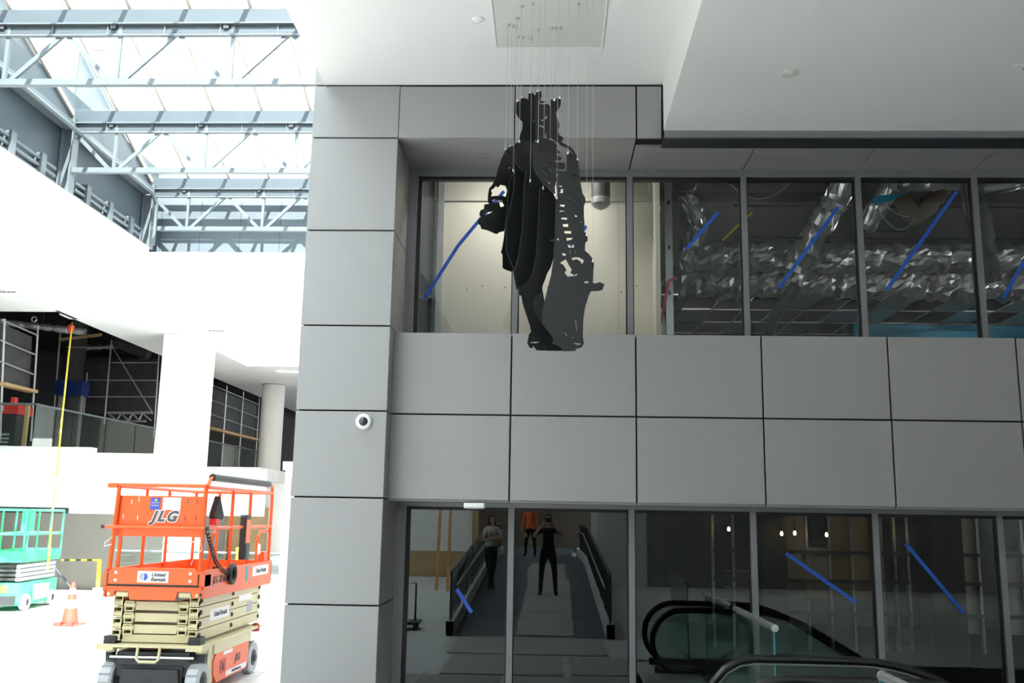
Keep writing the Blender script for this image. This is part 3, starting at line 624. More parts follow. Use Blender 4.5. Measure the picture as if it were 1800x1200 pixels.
# dark ducts and beams in the unfinished gallery
p = at(130, 640, Y=36.5); tag(MB().tube([(p.x, 36.5, 3.51), (p.x, 36.5, 6), (p.x, 36.5, 9.58)], [.42, .4, .42], 14).build('gallery_duct', DUCTG, None, True), 'dark vertical duct behind the yellow rope', 'duct', 'ducts in the unfinished gallery')
for a, b, Y, r, lab in (((60, 625), (250, 640), 39, .35, 'dark horizontal duct deep in the gallery'), ((205, 600), (262, 622), 36.3, .25, 'dark foil duct under the gallery slab')):
    pa, pb = at(*a, Y=Y), at(*b, Y=Y); pm = pa.lerp(pb, .5)
    d = tag(MB().tube([pa, pm, pb], [r, r * .95, r], 14).build('gallery_duct', DUCTG, None, True), lab, 'duct', 'ducts in the unfinished gallery')
    MB().cyl(pm, (pm.x, pm.y, 9.6), .02, 6).build('hanger_rod', DARKG, d)
a, b = at(98, 668, Y=34.2), at(142, 694, Y=34.2)
t = thing('tarp_stack', (a.x, 34.2, 3.5), 'dark blue tarpaulin bundle on a trestle behind the yellow rope', 'tarpaulin')
mb = MB(); mb.box((a.x, 34.2, b.z), (b.x, 34.8, a.z)); mb.build('tarpaulin', mat('blue_tarp', (.006, .03, .17), .6, 0, .3, 5, .5), t)
for x in (a.x + .1, b.x - .1): MB().box((x - .03, 34.4, 3.5), (x + .03, 34.6, b.z)).build('trestle_leg', GALV, t)
tag(MB().beam(at(104, 597, Y=35.3), at(178, 588, Y=35.3), .12, .1).build('timber_beam', WOOD), 'pale timber beam slanting under the gallery slab', 'timber')
tag(MB().lathe(at(60, 561, Y=27.2), [(.075 + .018 * math.cos(a), .018 * math.sin(a)) for a in [i * math.pi / 4 for i in range(9)]], 16, 'Y').build('hanging_ring', GALV, None, True), 'small pale ring hanging above the gallery scaffold', 'ring')
tag(MB().box((at(45, 712, Y=25.9).x, 25.9, 3.5), at(54, 712, Y=26.0)).build('timber_post', WOOD), 'short raw timber post at the gallery corner', 'post')
q0 = at(-60, 712, Y=27); q1 = at(44, 730, Y=27)
t = thing('red_machine', (q0.x, 27, 3.5), 'red and grey machine standing behind the gallery railing', 'machine')
MB().box((q0.x, 26.6, q1.z), (q1.x, 27.4, q0.z)).build('hood', REDM, t); MB().box((q0.x, 26.65, 3.5), (q1.x - .05, 27.3, q1.z)).build('engine_block', DARKG, t)
for i in range(5): MB().box((q0.x + .3, 26.6, 3.62 + i * .11), (q1.x - .2, 26.65, 3.68 + i * .11)).build('louvre', STICKG, t)
MB().box((q1.x - .62, 26.59, q1.z + .08), (q1.x - .42, 26.6, q0.z - .06)).build('plate', STICKW, t)
for x in (-.9, -.3): MB().box((q1.x + x, 26.7, q0.z), (q1.x + x + .1, 26.9, q0.z + .22)).build('lug', REDM, t)
r0 = at(127, 567, Z=7.46)
mb = MB().tube([r0] + [at(a, b, Y=Y) for a, b, Y in ((118, 650, 24.8), (108, 745, 22.9), (100, 830, 22.0), (92, 900, 21.0), (84, 1000, 18.75))], .022, 8)
rp = tag(mb.build('yellow_rope', YELLOW, None, True), 'long yellow rope hanging from the soffit past the white parapet', 'rope')
MB().lathe(r0 + Vector((0, -.05, -.16)), [(0, -.16), (.09, -.1), (.1, .05), (0, .16)], 10).build('red_knot', REDM, rp)

for k, (a, b, Y, m, lab) in enumerate((((0, 566), (150, 583), 30.5, FOIL, 'crumpled foil pipe along the gallery slab edge'), ((150, 611), (240, 606), 37.5, FOIL, 'short foil pipe deep in the gallery beside the braced scaffold'))):
    pa, pb = at(*a, Y=Y), at(*b, Y=Y); random.seed(k)
    n = 24; d = tag(MB().tube([pa.lerp(pb, i / n) for i in range(n + 1)], [.11 * random.uniform(.75, 1.2) for i in range(n + 1)], 10).build('foil_pipe', m), lab, 'pipe', 'foil pipes in the unfinished gallery')
    MB().cyl(pa.lerp(pb, .5), Vector((pa.lerp(pb, .5).x, Y, 9.6)), .015, 6).build('hanger_rod', DARKG, d)
for k, (a, b, Y, lab) in enumerate((((118, 640), (250, 668), 48, 'steel joist crossing low behind the scaffold'), ((70, 600), (260, 648), 44, 'steel joist slanting far back in the gallery'))):
    pa, pb = at(*a, Y=Y), at(*b, Y=Y - 4)
    j = tag(MB().beam(pa, pb, .2, .3).build('steel_joist', mat('primer_grey', (.13, .13, .13), .6, .2, .1, 2)), lab, 'beam', 'steel joists in the unfinished gallery')
    for q in (pa, pb): MB().cyl(q, (q.x, q.y, 9.6), .03, 6).build('hanger_rod', DARKG, j)
# ground floor clutter by the grey wall
t = thing('caution_barrier', tuple(at(140, 1038, Y=24.2)), 'yellow caution tape frame standing against the grey wall', 'barrier')
MB().beam(at(108, 984, Y=24.2), at(177, 984, Y=24.2), .01, .045).build('tape', YELLOW, t); MB().beam(at(175, 984, Y=24.2), at(172, 1037, Y=24.2), .06, .08).build('post', YELLOW, t)
for i in range(3): MB().beam(at(113 + i * 20, 984, Y=24.19), at(122 + i * 20, 984, Y=24.19), .012, .047).build('stripe', INK, t)
MB().box(at(163, 1033, Y=24.1), at(180, 1038, Y=24.35)).build('foot', STICKG, t)
t = thing('stair_rail', tuple(at(100, 1037, Y=23.9)), 'grey sloping handrail by the grey wall', 'handrail')
MB().cyl(at(97, 998, Y=23.9), at(128, 1036, Y=23.9), .035, 8).build('rail', DARKG, t); MB().cyl(at(103, 1006, Y=23.9), at(100, 1036, Y=23.9), .03, 8).build('post', DARKG, t)
tag(MB().tube([at(a, b, Y=22.92) for a, b in ((418, 962), (419, 975), (414, 1000), (411, 1010))] , .05, 8).build('yellow_bag', YELLOW, None, True), 'limp yellow caution strip draped over the ground floor railing', 'caution strip')
# traffic cone
cb = at(122, 1099, Z=0)
t = thing('traffic_cone', (cb.x, cb.y, .006), 'orange traffic cone with pale bands on the sunlit floor', 'traffic cone')
MB().box((-.2, -.2, 0), (.2, .2, .035)).build('base', CONEO, t, local=True)
prof = lambda h: .145 - .115 * h / .7
MB().lathe((0, 0, 0), [(prof(0), .035), (prof(.7), .735), (0, .74)], 20).build('cone_body', CONEO, t, True, True)
for h0, h1 in ((.26, .40), (.50, .60)): MB().lathe((0, 0, 0), [(prof(h0) + .003, h0 + .035), (prof(h1) + .003, h1 + .035)], 20).build('reflective_band', STICKW, t, True, True)
for x in (-.16, .04): MB().box((x, -.26, .0), (x + .12, -.14, .07)).build('sandbag', mat('dark_red_weight', (.25, .04, .03), .8, 0, .1, 8), t, local=True)
# white cabinet edge beside the pillar
t = thing('white_cabinet', tuple(at(505, 905, Y=16)), 'white counter block showing at the pillar edge', 'counter')
a, b = at(502, 826, Y=16), at(520, 902, Y=16.9); MB().box((a.x, 16, b.z), (a.x + .8, 16.9, a.z)).build('body', WHITEB, t)
a2 = at(499, 811, Y=16); MB().box((a2.x, 15.95, a.z), (a.x + .85, 16.95, a2.z)).build('top', WHITEB, t)
MB().box((a.x - .01, 16, 0), (a.x + .8, 16.9, b.z)).build('plinth', WHITEB, t); a3 = at(512, 850, Y=15.98); MB().box((a3.x, 15.98, a3.z - .2), (a3.x + .2, 16, a3.z + .1)).build('red_sign', REDM, t)

# ------------------------------------------------------------------ hall behind the camera: ramp, railings, walls (seen mirrored in the storefront)
RS = .07                                       # ramp slope
rz_ = lambda y: max(0.0, min(.74, RS * (4.2 - y)))
rmp = struct(MB().add([(-1.62, 4.2, 0), (1.0, 4.2, 0), (1.0, -6.4, .742), (-1.62, -6.4, .742), (-1.62, -22, .742), (1.0, -22, .742), (-1.62, 4.2, -.25), (1.0, 4.2, -.25), (1.0, -22, -.25), (-1.62, -22, -.25)],
                    [(0, 1, 2, 3), (3, 2, 5, 4), (6, 9, 8, 7), (0, 6, 7, 1), (1, 7, 8, 5, 2), (0, 3, 4, 9, 6), (4, 5, 8, 9)]).build('ramp', CARPETD), 'dark sloping ramp leading up and away from the storefront', 'ramp')
for i, (y0, y1, x0, x1) in enumerate(((4.0, 1.65, -.55, .45), (1.6, -.8, -.52, .47), (-.85, -3.2, -.5, .5), (-3.25, -5.6, -.55, .42), (-5.65, -6.38, -.5, .45))):
    z0, z1 = rz_(y0) + .004, rz_(y1) + .004
    MB().prism([(x0, y0, z0), (x1, y0, z0), (x1, y1, z1), (x0, y1, z1)], (0, 0, .006)).build('protection_board', BOARD, rmp)
fh = struct(MB().box((-30, -22, -.25), (-1.75, 4.2, 0)).box((1.13, -22, -.25), (14, 4.2, 0)).build('floor_hall', CONC), 'concrete floor beside the ramp behind the viewer', 'floor')
for i, (x0, y0, x1, y1) in enumerate(((-1.5, 4.4, .9, 6.3), (-1.4, 6.45, .2, 8.2), (.3, 6.5, 1.1, 8.1), (-2.3, 8.35, -.6, 9.45), (-.5, 8.3, 1.0, 9.3), (-1.3, 9.5, .6, 10.35))):
    MB().box((x0, y0, 0), (x1, y1, .018)).build('protection_board', BOARD, fl)
def ramp_rail(x, label, wall_label):
    cb_ = struct(MB().prism([(x - .07, 4.2, 0), (x + .07, 4.2, 0), (x + .07, 4.2, .24), (x - .07, 4.2, .24)], (0, 0, 0.0001)).build('curb_base', CONC), wall_label, 'curb')
    me = MB()
    vs = []
    for y in (4.2, -6.4, -14):
        z = rz_(y); vs += [(x - .07, y, -.2), (x + .07, y, -.2), (x + .07, y, z + .24), (x - .07, y, z + .24)]
    me.add(vs, [(0, 1, 2, 3), (0, 4, 5, 1), (1, 5, 6, 2), (2, 6, 7, 3), (3, 7, 4, 0), (4, 8, 9, 5), (5, 9, 10, 6), (6, 10, 11, 7), (7, 11, 8, 4), (8, 11, 10, 9)]).build('curb_wall', CONC, cb_)
    t = thing('ramp_railing', (x, 4.1, 0), label, 'railing', 'railings of the ramp')
    ys = [4.1 - 1.5 * i for i in range(12)]
    MB().tube([(x, 4.1, rz_(4.1) + 1.05), (x, -6.4, 1.79), (x, -13, 1.79)], .028, 8).build('top_rail', STEEL, t)
    s = .1 if x < 0 else -.1
    MB().tube([(x + s, 4.1, rz_(4.1) + .84), (x + s, -6.4, 1.58), (x + s, -13, 1.58)], .02, 8).build('hand_rail', GALV, t)
    for y in ys: MB().box((x - .02, y - .03, rz_(y) + .2), (x + .02, y + .03, rz_(y) + 1.03)).build('post', DARKG, t)
    for y0, y1 in zip(ys, ys[1:]):
        MB().prism([(x, y0 - .05, rz_(y0) + .3), (x, y1 + .05, rz_(y1) + .3), (x, y1 + .05, rz_(y1) + .98), (x, y0 - .05, rz_(y0) + .98)], (.01, 0, 0)).build('glass_panel', G_RAIL, t)
        for k in (1, 2, 3, 4):
            y = y0 + (y1 - y0) * k / 5; MB().cyl((x, y, rz_(y) + .24), (x, y, rz_(y) + .95), .011, 6).build('baluster', DARKG, t)
ramp_rail(-1.68, 'ramp railing with posts that the woman leans on, mirrored in the storefront', 'low concrete curb under the railing the woman leans on')
ramp_rail(1.06, 'ramp railing on the escalator side, mirrored in the storefront', 'low concrete curb of the ramp on the escalator side')
struct(MB().box((-30, -22.3, -.2), (14, -22, 7)).build('wall_back', mat('brown_back_wall', (.16, .12, .09), .8, 0, .2, 1)), 'dark brown wall far behind the viewer', 'wall')
struct(MB().box((13, -22, -.2), (13.3, 10, 7)).build('wall_hall_right', mat('hall_grey_wall', (.6, .6, .6), .8, 0, .1, 1)), 'grey wall far to the side of the escalators', 'wall')
struct(MB().box((3.0, -9.3, -.1), (13, -9.0, 2.7)).build('wall_hall_cross', mat('hall_hoarding', (.30, .30, .30), .85, 0, .1, 1)), 'grey hoarding wall behind the escalators', 'wall')
struct(MB().box((1.5, -14, -.1), (3.0, -9.0, 6.1)).build('pier_hall', WHITE), 'pale pier beside the ramp behind the viewer', 'column')
hb = struct(MB().box((-26, -9.2, .95), (-2.4, -9.0, 2.45)).build('band_hall', WHITEB), 'white band of the shopfront beside the ramp behind the viewer', 'wall')
struct(MB().box((-26, -12, -.1), (-2.4, -11.8, 3.0)).build('wall_hall_left', TAN), 'tan boarded wall beside the ramp behind the viewer', 'wall')
for k, (x, y) in enumerate(((-3.1, -6.0), (-2.75, -5.6))):
    tag(MB().beam((x, y, 0), (x - .12, y - 1.5, 2.3), .09, .05).build('leaning_plank', mat('orange_wood', (.62, .30, .08), .6, 0, .1, 4)), ('long orange plank leaning beside the ramp', 'shorter orange plank leaning nearest the ramp')[k], 'plank', 'planks leaning beside the ramp')
t = thing('hand_truck', (-2.55, 3.4, 0), 'small black hand cart parked beside the ramp foot', 'cart')
MB().tube([(-2.7, 3.3, .12), (-2.7, 3.3, .8), (-2.4, 3.3, .8), (-2.4, 3.3, .12)], .02, 6).build('handle', BLACKP, t); MB().box((-2.75, 3.1, .1), (-2.3, 3.6, .15)).build('deck', BLACKP, t)
for x in (-2.7, -2.38):
    for y in (3.18, 3.52): MB().lathe((x, y, .06), [(.055, -.02), (.055, .02), (0, .02)], 12, 'X').build('wheel', BLACKP, t)

# ------------------------------------------------------------------ people (seen in the storefront reflection)
def person(name, loc, rz, J_, E_, label, mats, regions, hair, facing=1):
    """J_: joint -> (x,y,z,radius); E_: joint pairs; regions(z, x, y, joint) -> material slot"""
    names = list(J_); me = bpy.data.meshes.new('body')
    me.from_pydata([J_[n][:3] for n in names], [(names.index(a), names.index(b)) for a, b in E_], [])
    o = bpy.data.objects.new('tmp', me); C.objects.link(o)
    sk = o.modifiers.new('skin', 'SKIN'); sk.use_smooth_shade = True
    for i, n in enumerate(names):
        r = J_[n][3]; v = me.skin_vertices[0].data[i]; v.radius = (r, r) if not isinstance(r, tuple) else r; v.use_root = (n == 'pelvis')
    sb = o.modifiers.new('sub', 'SUBSURF'); sb.levels = 2; sb.render_levels = 2
    dg = bpy.context.evaluated_depsgraph_get(); dg.update()
    nm = bpy.data.meshes.new_from_object(o.evaluated_get(dg)); bpy.data.objects.remove(o)
    for m in mats: nm.materials.append(m)
    for p in nm.polygons:
        c = p.center; near = min(names, key=lambda n: (Vector(J_[n][:3]) - c).length); p.material_index = regions(c, near); p.use_smooth = True
    t = thing(name, loc, label, 'person', rz=rz)
    b = bpy.data.objects.new('body', nm); C.objects.link(b); b.parent = t
    h = hair(MB()); h.build('hair', HAIR, t, True, True)
    hd = J_['head']
    f = Vector((hd[0], hd[1] + .095, hd[2] - .005))
    for sx in (-.033, .033): MB().lathe((f.x + sx, f.y - .008, f.z + .02), [(.012, -.004), (.009, .006), (0, .008)], 8, 'Y').build('eye', INK, t, True, True)
    MB().add([(f.x - .014, f.y - .005, f.z - .03), (f.x + .014, f.y - .005, f.z - .03), (f.x, f.y + .022, f.z - .03), (f.x, f.y - .004, f.z + .02)], [(0, 1, 2), (0, 2, 3), (2, 1, 3), (0, 3, 1)]).build('nose', SKIN, t, local=True)
    MB().box((f.x - .024, f.y - .012, f.z - .062), (f.x + .024, f.y + .001, f.z - .053)).build('mouth', PINKRED, t, local=True)
    return t
def hand(J_, E_, s, wrist, fwd, out):
    w = Vector(J_[wrist][:3]); fwd = Vector(fwd).normalized(); out = Vector(out).normalized(); nrm = fwd.cross(out)
    p = w + fwd * .055; J_[s + 'palm'] = (*p, .028); E_.append((wrist, s + 'palm'))
    for i, (o, l) in enumerate(((.03, .07), (.01, .085), (-.012, .08), (-.033, .06))):
        k = p + fwd * .035 + out * o; m = k + fwd * l * .55 + nrm * .012; e = m + fwd * l * .3 + nrm * .03
        J_[f'{s}k{i}'] = (*k, .011); J_[f'{s}m{i}'] = (*m, .009); J_[f'{s}e{i}'] = (*e, .008)
        E_ += [(s + 'palm', f'{s}k{i}'), (f'{s}k{i}', f'{s}m{i}'), (f'{s}m{i}', f'{s}e{i}')]
    k = w + fwd * .04 + out * .045; e = k + fwd * .035 + out * .02 + nrm * .02
    J_[s + 'tk'] = (*k, .012); J_[s + 'te'] = (*e, .009); E_ += [(s + 'palm', s + 'tk'), (s + 'tk', s + 'te')]
BASE_E = [('pelvis', 'waist'), ('waist', 'chest'), ('chest', 'collar'), ('collar', 'neck'), ('neck', 'jaw'), ('jaw', 'head'), ('head', 'crown')] + \
    [(a, b) for s in 'lr' for a, b in (('pelvis', s + 'hip'), (s + 'hip', s + 'knee'), (s + 'knee', s + 'ankle'), (s + 'ankle', s + 'toe'), ('collar', s + 'sho'), (s + 'sho', s + 'elb'), (s + 'elb', s + 'wri'))]
# people face +Y (towards the glass)
J1 = dict(pelvis=(0, 0, .92, .125), waist=(0, 0, 1.1, .125), chest=(0, .01, 1.28, .135), collar=(0, 0, 1.42, .095), neck=(0, .01, 1.5, .05), jaw=(0, .045, 1.57, .058), head=(0, .03, 1.65, .078), crown=(0, .015, 1.72, .06),
          lhip=(-.11, 0, .86, .095), lknee=(-.14, .02, .48, .062), lankle=(-.16, -.01, .08, .042), ltoe=(-.18, .15, .035, .036), rhip=(.11, 0, .86, .095), rknee=(.15, .02, .48, .062), rankle=(.17, -.01, .08, .042), rtoe=(.20, .15, .035, .036),
          lsho=(-.18, 0, 1.40, .062), lelb=(-.30, .13, 1.30, .045), lwri=(-.11, .21, 1.52, .030), rsho=(.18, 0, 1.40, .062), relb=(.30, .13, 1.30, .045), rwri=(.11, .21, 1.52, .030))
E1 = list(BASE_E); hand(J1, E1, 'l', 'lwri', (.35, .1, 1), (1, .2, -.3)); hand(J1, E1, 'r', 'rwri', (-.35, .1, 1), (-1, .2, -.3))
def reg1(c, n): return 1 if (n in ('jaw', 'head', 'crown', 'neck') or n[1:] in ('elb', 'wri', 'palm') or (n[0] in 'lr' and n[1] in 'kmet' and len(n) <= 3)) else 0
ph = person('person', (-.02, -.42, rz_(-.42) + .01), 0, J1, E1, 'person in black holding a camera to the face, mirrored in the storefront', [CLOTHB, SKIN], reg1,
            lambda m: m.lathe((0, -.025, 1.68), [(.0, .085), (.05, .075), (.085, .03), (.09, -.03), (.075, -.06)], 14))
t = thing('photo_camera', (-.02, -.14, rz_(-.42) + 1.64), 'black camera held up by the person in black, mirrored in the storefront', 'camera')
MB().bbox((-.07, -.05, -.045), (.07, -.0, .045), .01).build('body', BLACKP, t, local=True); MB().lathe((0, 0, 0), [(.035, -.01), (.035, .035), (.028, .035), (.026, .02), (0, .02)], 16, 'Y').build('lens', BLACKP, t, True, True)
J2 = dict(pelvis=(0, 0, .90, .115), waist=(.01, 0, 1.07, .095), chest=(.02, .01, 1.24, .115), collar=(.02, 0, 1.36, .08), neck=(.02, .01, 1.44, .043), jaw=(.02, .045, 1.50, .052), head=(.02, .03, 1.57, .072), crown=(.02, .015, 1.63, .055),
          lhip=(-.09, 0, .84, .09), lknee=(-.05, .06, .47, .056), lankle=(.03, .12, .075, .038), ltoe=(.05, .26, .035, .032), rhip=(.09, 0, .84, .09), rknee=(.06, .03, .47, .056), rankle=(-.03, .02, .075, .038), rtoe=(-.06, .16, .035, .032),
          lsho=(-.14, 0, 1.34, .052), lelb=(-.20, .06, 1.10, .040), lwri=(.02, .20, 1.12, .028), rsho=(.18, 0, 1.34, .052), relb=(.24, .06, 1.10, .040), rwri=(.02, .17, 1.18, .028))
E2 = list(BASE_E); hand(J2, E2, 'l', 'lwri', (1, .1, .2), (0, .1, 1)); hand(J2, E2, 'r', 'rwri', (-1, .1, .1), (0, .1, 1))
def reg2(c, n):
    if n in ('jaw', 'head', 'crown', 'neck') or n[1:] in ('wri', 'palm', 'elb') or (n[0] in 'lr' and n[1] in 'kmet' and len(n) <= 3): return 1
    return 2 if (c.z < .96) else 0
person('person', (-1.33, -1.3, rz_(-1.3) + .005), -.25, J2, E2, 'woman with long hair and crossed arms leaning on the ramp railing, mirrored in the storefront', [CLOTHW, SKIN, CLOTHN], reg2,
       lambda m: m.lathe((.02, -.045, 1.58), [(.0, .095), (.06, .08), (.09, .03), (.095, -.05), (.10, -.16), (.085, -.24), (.05, -.25)], 16))
J3 = dict(J1); 
for s, q in (('l', -1), ('r', 1)):
    J3[s + 'elb'] = (q * .26, 0, 1.12, .045); J3[s + 'wri'] = (q * .28, .08, .88, .032)
    for k in [k for k in J3 if k[0] == s and (k[1:] in ('palm', 'tk', 'te') or (k[1] in 'kme' and len(k) == 3))]: del J3[k]
E3 = list(BASE_E); hand(J3, E3, 'l', 'lwri', (0, .2, -1), (.2, 1, 0)); hand(J3, E3, 'r', 'rwri', (0, .2, -1), (-.2, 1, 0))
person('person', (-.62, -11.0, .745), .3, J3, E3, 'distant worker in an orange vest on the ramp top, mirrored in the storefront', [CLOTHO, SKIN, CLOTHB],
       lambda c, n: 1 if (n in ('jaw', 'head', 'crown', 'neck') or n[1:] in ('wri', 'palm') or (n[0] in 'lr' and n[1] in 'kmet' and len(n) <= 3)) else 2 if c.z < .9 else 0,
       lambda m: m.lathe((0, -.025, 1.68), [(.0, .085), (.05, .075), (.085, .03), (.09, -.03), (.075, -.06)], 14))

# ------------------------------------------------------------------ escalator and guard rails
esc = thing('escalator', (2.6, 7.8, 0), 'escalator descending beside the storefront, black handrails on glass balustrades', 'escalator')
def esc_path(y, zt, x0, xk, r, dz=0):
    pts = []
    for i in range(9):
        a = math.pi * (1.35 - .85 * i / 8); pts.append((x0 + r + r * math.cos(a), y, zt - r + r * math.sin(a)))
    pts += [(x0 + r + .3, y, zt), (xk - .2, y, zt)]
    for i in range(1, 7):
        t_ = i / 6; a = math.radians(30) * t_; R_ = 1.6
        pts.append((xk - .2 + R_ * math.sin(a), y, zt - R_ * (1 - math.cos(a))))
    lx, ly, lz = pts[-1]; pts.append((lx + 3.4, y, lz - 3.4 * math.tan(math.radians(30))))
    return pts
for y, x0 in ((8.34, 1.32), (7.3, 1.32)):
    hp = esc_path(y, .88, x0, 2.75, .40)
    MB().tube(hp, .036, 10).build('handrail', RUBBER, esc, True)
    ip = esc_path(y, .845, x0 + .03, 2.75, .37)
    MB().tube(ip, .014, 6).build('rail_guide', GALV, esc, True)
    gp = [Vector(p) for p in ip]; lo = [Vector((max(p.x, x0 + .12), p.y, min(p.z - .02, (.02 if p.x < 2.9 else p.z - .85)))) for p in gp]
    mb = MB()
    for i in range(2, len(gp) - 1): mb.prism([gp[i], gp[i + 1], lo[i + 1], lo[i]], (0, .012, 0))
    mb.build('glass_balustrade', G_ESC, esc)
    s = -1 if y > 8 else 1
    MB().tube([(x0 + .05, y + s * .16, .12), (2.7, y + s * .16, .12), (3.3, y + s * .16, .0), (6.3, y + s * .16, -1.75)], .05, 8).build('skirt_deck', DARKG, esc, True)
for i in range(9): MB().box((2.0 + i * .4, 7.45, -.06 - max(0, i - 2) * .2), (2.4 + i * .4, 8.2, .002 - max(0, i - 2) * .2 - (.0 if i < 3 else 0))).build('step', DARKG, esc)
MB().box((1.25, 7.1, -.05), (2.0, 8.55, .004)).build('comb_plate', GALV, esc)
struct(MB().box((1.2, 6.6, -2.6), (14, 9.0, -2.5)).box((1.2, 6.5, -2.6), (14, 6.6, 0)).box((1.2, 9.0, -2.6), (14, 9.1, 0)).box((1.1, 6.6, -2.6), (1.2, 9.0, 0)).box((14, 6.5, -2.6), (14.1, 9.1, 0)).build('floor_pit', DARKROOM), 'dark well the escalator descends into', 'floor')
struct(MB().box((1.2, 6.6, -.25), (2.0, 9.0, -.004)).build('floor_landing', FLOORM), 'landing floor at the head of the escalator', 'floor')
def guard(x, y0, y1, zt, label):
    t = thing('guard_rail', (x, y0, 0), label, 'guard rail', 'glass guard rails by the escalator')
    MB().cyl((x, y0, zt), (x, y1, zt), .032, 14).build('round_rail', CHROME, t, True)
    MB().lathe((x, y0, zt), [(.033, 0), (.03, -.006), (0, -.008)], 14, 'Y').build('end_cap', CHROME, t, True)
    MB().box((x - .006, y0 + .05, 0), (x + .006, y1 - .02, zt - .02)).build('glass_panel', G_ESC, t)
    MB().box((x - .007, y0 + .043, .0), (x + .007, y0 + .05, zt - .02)).build('glass_edge', TEAL, t)
    MB().box((x - .03, y0 + .05, 0), (x + .03, y1 - .02, .06)).build('shoe', GALV, t)
guard(at(1368, 1104, Y=8.5).x, 8.62, 10.42, at(1368, 1104, Y=8.62).z, 'round steel guard rail with glass meeting the storefront')
p = at(1556, 1190, Y=6.2)
guard(p.x, 6.25, 6.24 - 1.9, p.z, 'nearer steel guard rail end at the bottom of the picture')

# ================================================================== SCISSOR LIFT (orange platform, cream scissor stack)
LC = Vector((-4.275, 11.70, 0))
lift = thing('scissor_lift', tuple(LC), 'orange and cream scissor lift with folded arms standing in front of the pier', 'scissor lift')
HW, HL = .555, 1.25
def LB(name, m, fn, parent=lift, smooth=False):
    b = MB(); fn(b); return b.build(name, m, parent, smooth, True)
# wheels
for sx in (-1, 1):
    for y, w, nm in ((-1.02, .15, 'front'), (.80, .13, 'rear')):
        x = sx * .475
        wh = LB('wheel', TYRE, lambda b: b.lathe((x, y, .2), [(.10, -w / 2 + .01), (.17, -w / 2), (.196, -w / 2 + .02), (.2, 0), (.196, w / 2 - .02), (.17, w / 2), (.10, w / 2 - .01)], 26, 'X'), smooth=True)
        LB('hub', DARKG, lambda b: b.lathe((x + sx * w / 2, y, .2), [(.105, -sx * .02), (.09, 0), (.05, sx * .005), (.045, sx * .02), (0, sx * .02)], 16, 'X'), wh, True)
        LB('tread', mat('tread_dark', (.36, .37, .39), .8, 0, .1, 8), lambda b: [b.box((x - w / 2 + .012, y - .012 + .2005 * math.cos(a) - .0, .2 + .2005 * math.sin(a) - .002), (x + w / 2 - .012, y + .012 + .2005 * math.cos(a), .2 + .2005 * math.sin(a) + .002)) for a in [math.pi * 2 * i / 14 for i in range(14)] if math.sin(a) > -.9], wh)
# front steering knuckles and axle
for sx in (-1, 1):
    LB('steering_knuckle', DARKG, lambda b: b.tube([(sx * .50, -1.02, .50), (sx * .50, -1.02, .42), (sx * .40, -1.03, .38), (sx * .36, -1.05, .24)], [.06, .06, .07, .06], 10), smooth=True)
    LB('king_pin', CREAMP, lambda b: b.cyl((sx * .50, -1.02, .49), (sx * .50, -1.02, .54), .062, 14))
LB('axle_beam', DARKG, lambda b: b.box((-.40, -1.1, .34), (.40, -.9, .50)))
LB('steering_rod', CHROME, lambda b: b.cyl((-.46, -1.13, .45), (.46, -1.13, .45), .014, 8))
LB('chassis', BLACKP, lambda b: b.box((-.34, -1.12, .10), (.34, 1.15, .36)))
LB('front_cover', DARKG, lambda b: b.prism([(-.33, -1.16, .12), (.33, -1.16, .12), (.30, -1.16, .33), (-.30, -1.16, .33)], (0, .05, 0)))
text('3246', .05, INK, lift, Matrix.Translation((0, -1.163, .22)) @ FACE_FRONT)
# cream deck and tow handle
LB('base_deck', CREAMP, lambda b: (b.box((-HW - .03, -1.22, .56), (HW + .02, .95, .59)), b.box((-HW - .03, -1.22, .53), (-HW + .16, -.9, .56)), b.box((HW - .16, -1.22, .53), (HW + .02, -.9, .56))))
LB('tow_handle', CREAMP, lambda b: b.tube([(-.12, -1.23, .57), (-.12, -1.25, .45), (-.09, -1.25, .42), (.09, -1.25, .42), (.12, -1.25, .45), (.12, -1.23, .57)], .016, 8), smooth=True)
# side compartments
LB('side_frame', CREAMP, lambda b: b.prism([(.53, -.92, .14), (.53, -.70, .14), (.53, -.70, .56), (.53, -.88, .56)], (-.12, 0, 0)))
for sx in (1, -1):
    X = sx * .545
    cd = LB('battery_door', ORANGE, lambda b: b.prism([(X, -.72, .22), (X, -.60, .12), (X, .42, .12), (X, .52, .18), (X, .52, .44), (X, -.66, .44), (X, -.74, .38)], (-sx * .13, 0, 0)))
    if sx == 1:
        text('JLG', .12, INK, cd, Matrix.Translation((X + .002, .10, .30)) @ FACE_RIGHT, shear=.3, bold=.004)
        LB('sticker', STICKW, lambda b: b.box((X, -.30, .14), (X + .002, .46, .20)), cd)
        text('UnitedRentals.com', .05, INK, cd, Matrix.Translation((X + .003, .08, .17)) @ FACE_RIGHT, width=.9)
        LB('sticker', STICKW, lambda b: b.box((X, -.42, .39), (X + .002, -.10, .43)), cd)
        LB('key_switch', DARKG, lambda b: b.lathe((X, -.42, .27), [(.05, -.005), (.05, .006), (.02, .012), (0, .012)], 14, 'X'), cd, True)
        LB('latch', REDM, lambda b: b.box((X, -.50, .20), (X + .006, -.32, .345)), cd)
    LB('tray', CREAMP, lambda b: b.prism([(X, -.74, .44), (X, .60, .44), (X, .60, .56), (X, -.74, .56)], (-sx * .1, 0, 0)))
LB('beacon', CONEO, lambda b: b.lathe((HW - .02, .80, .52), [(.05, 0), (.05, .07), (.03, .10), (0, .105)], 14), smooth=True)
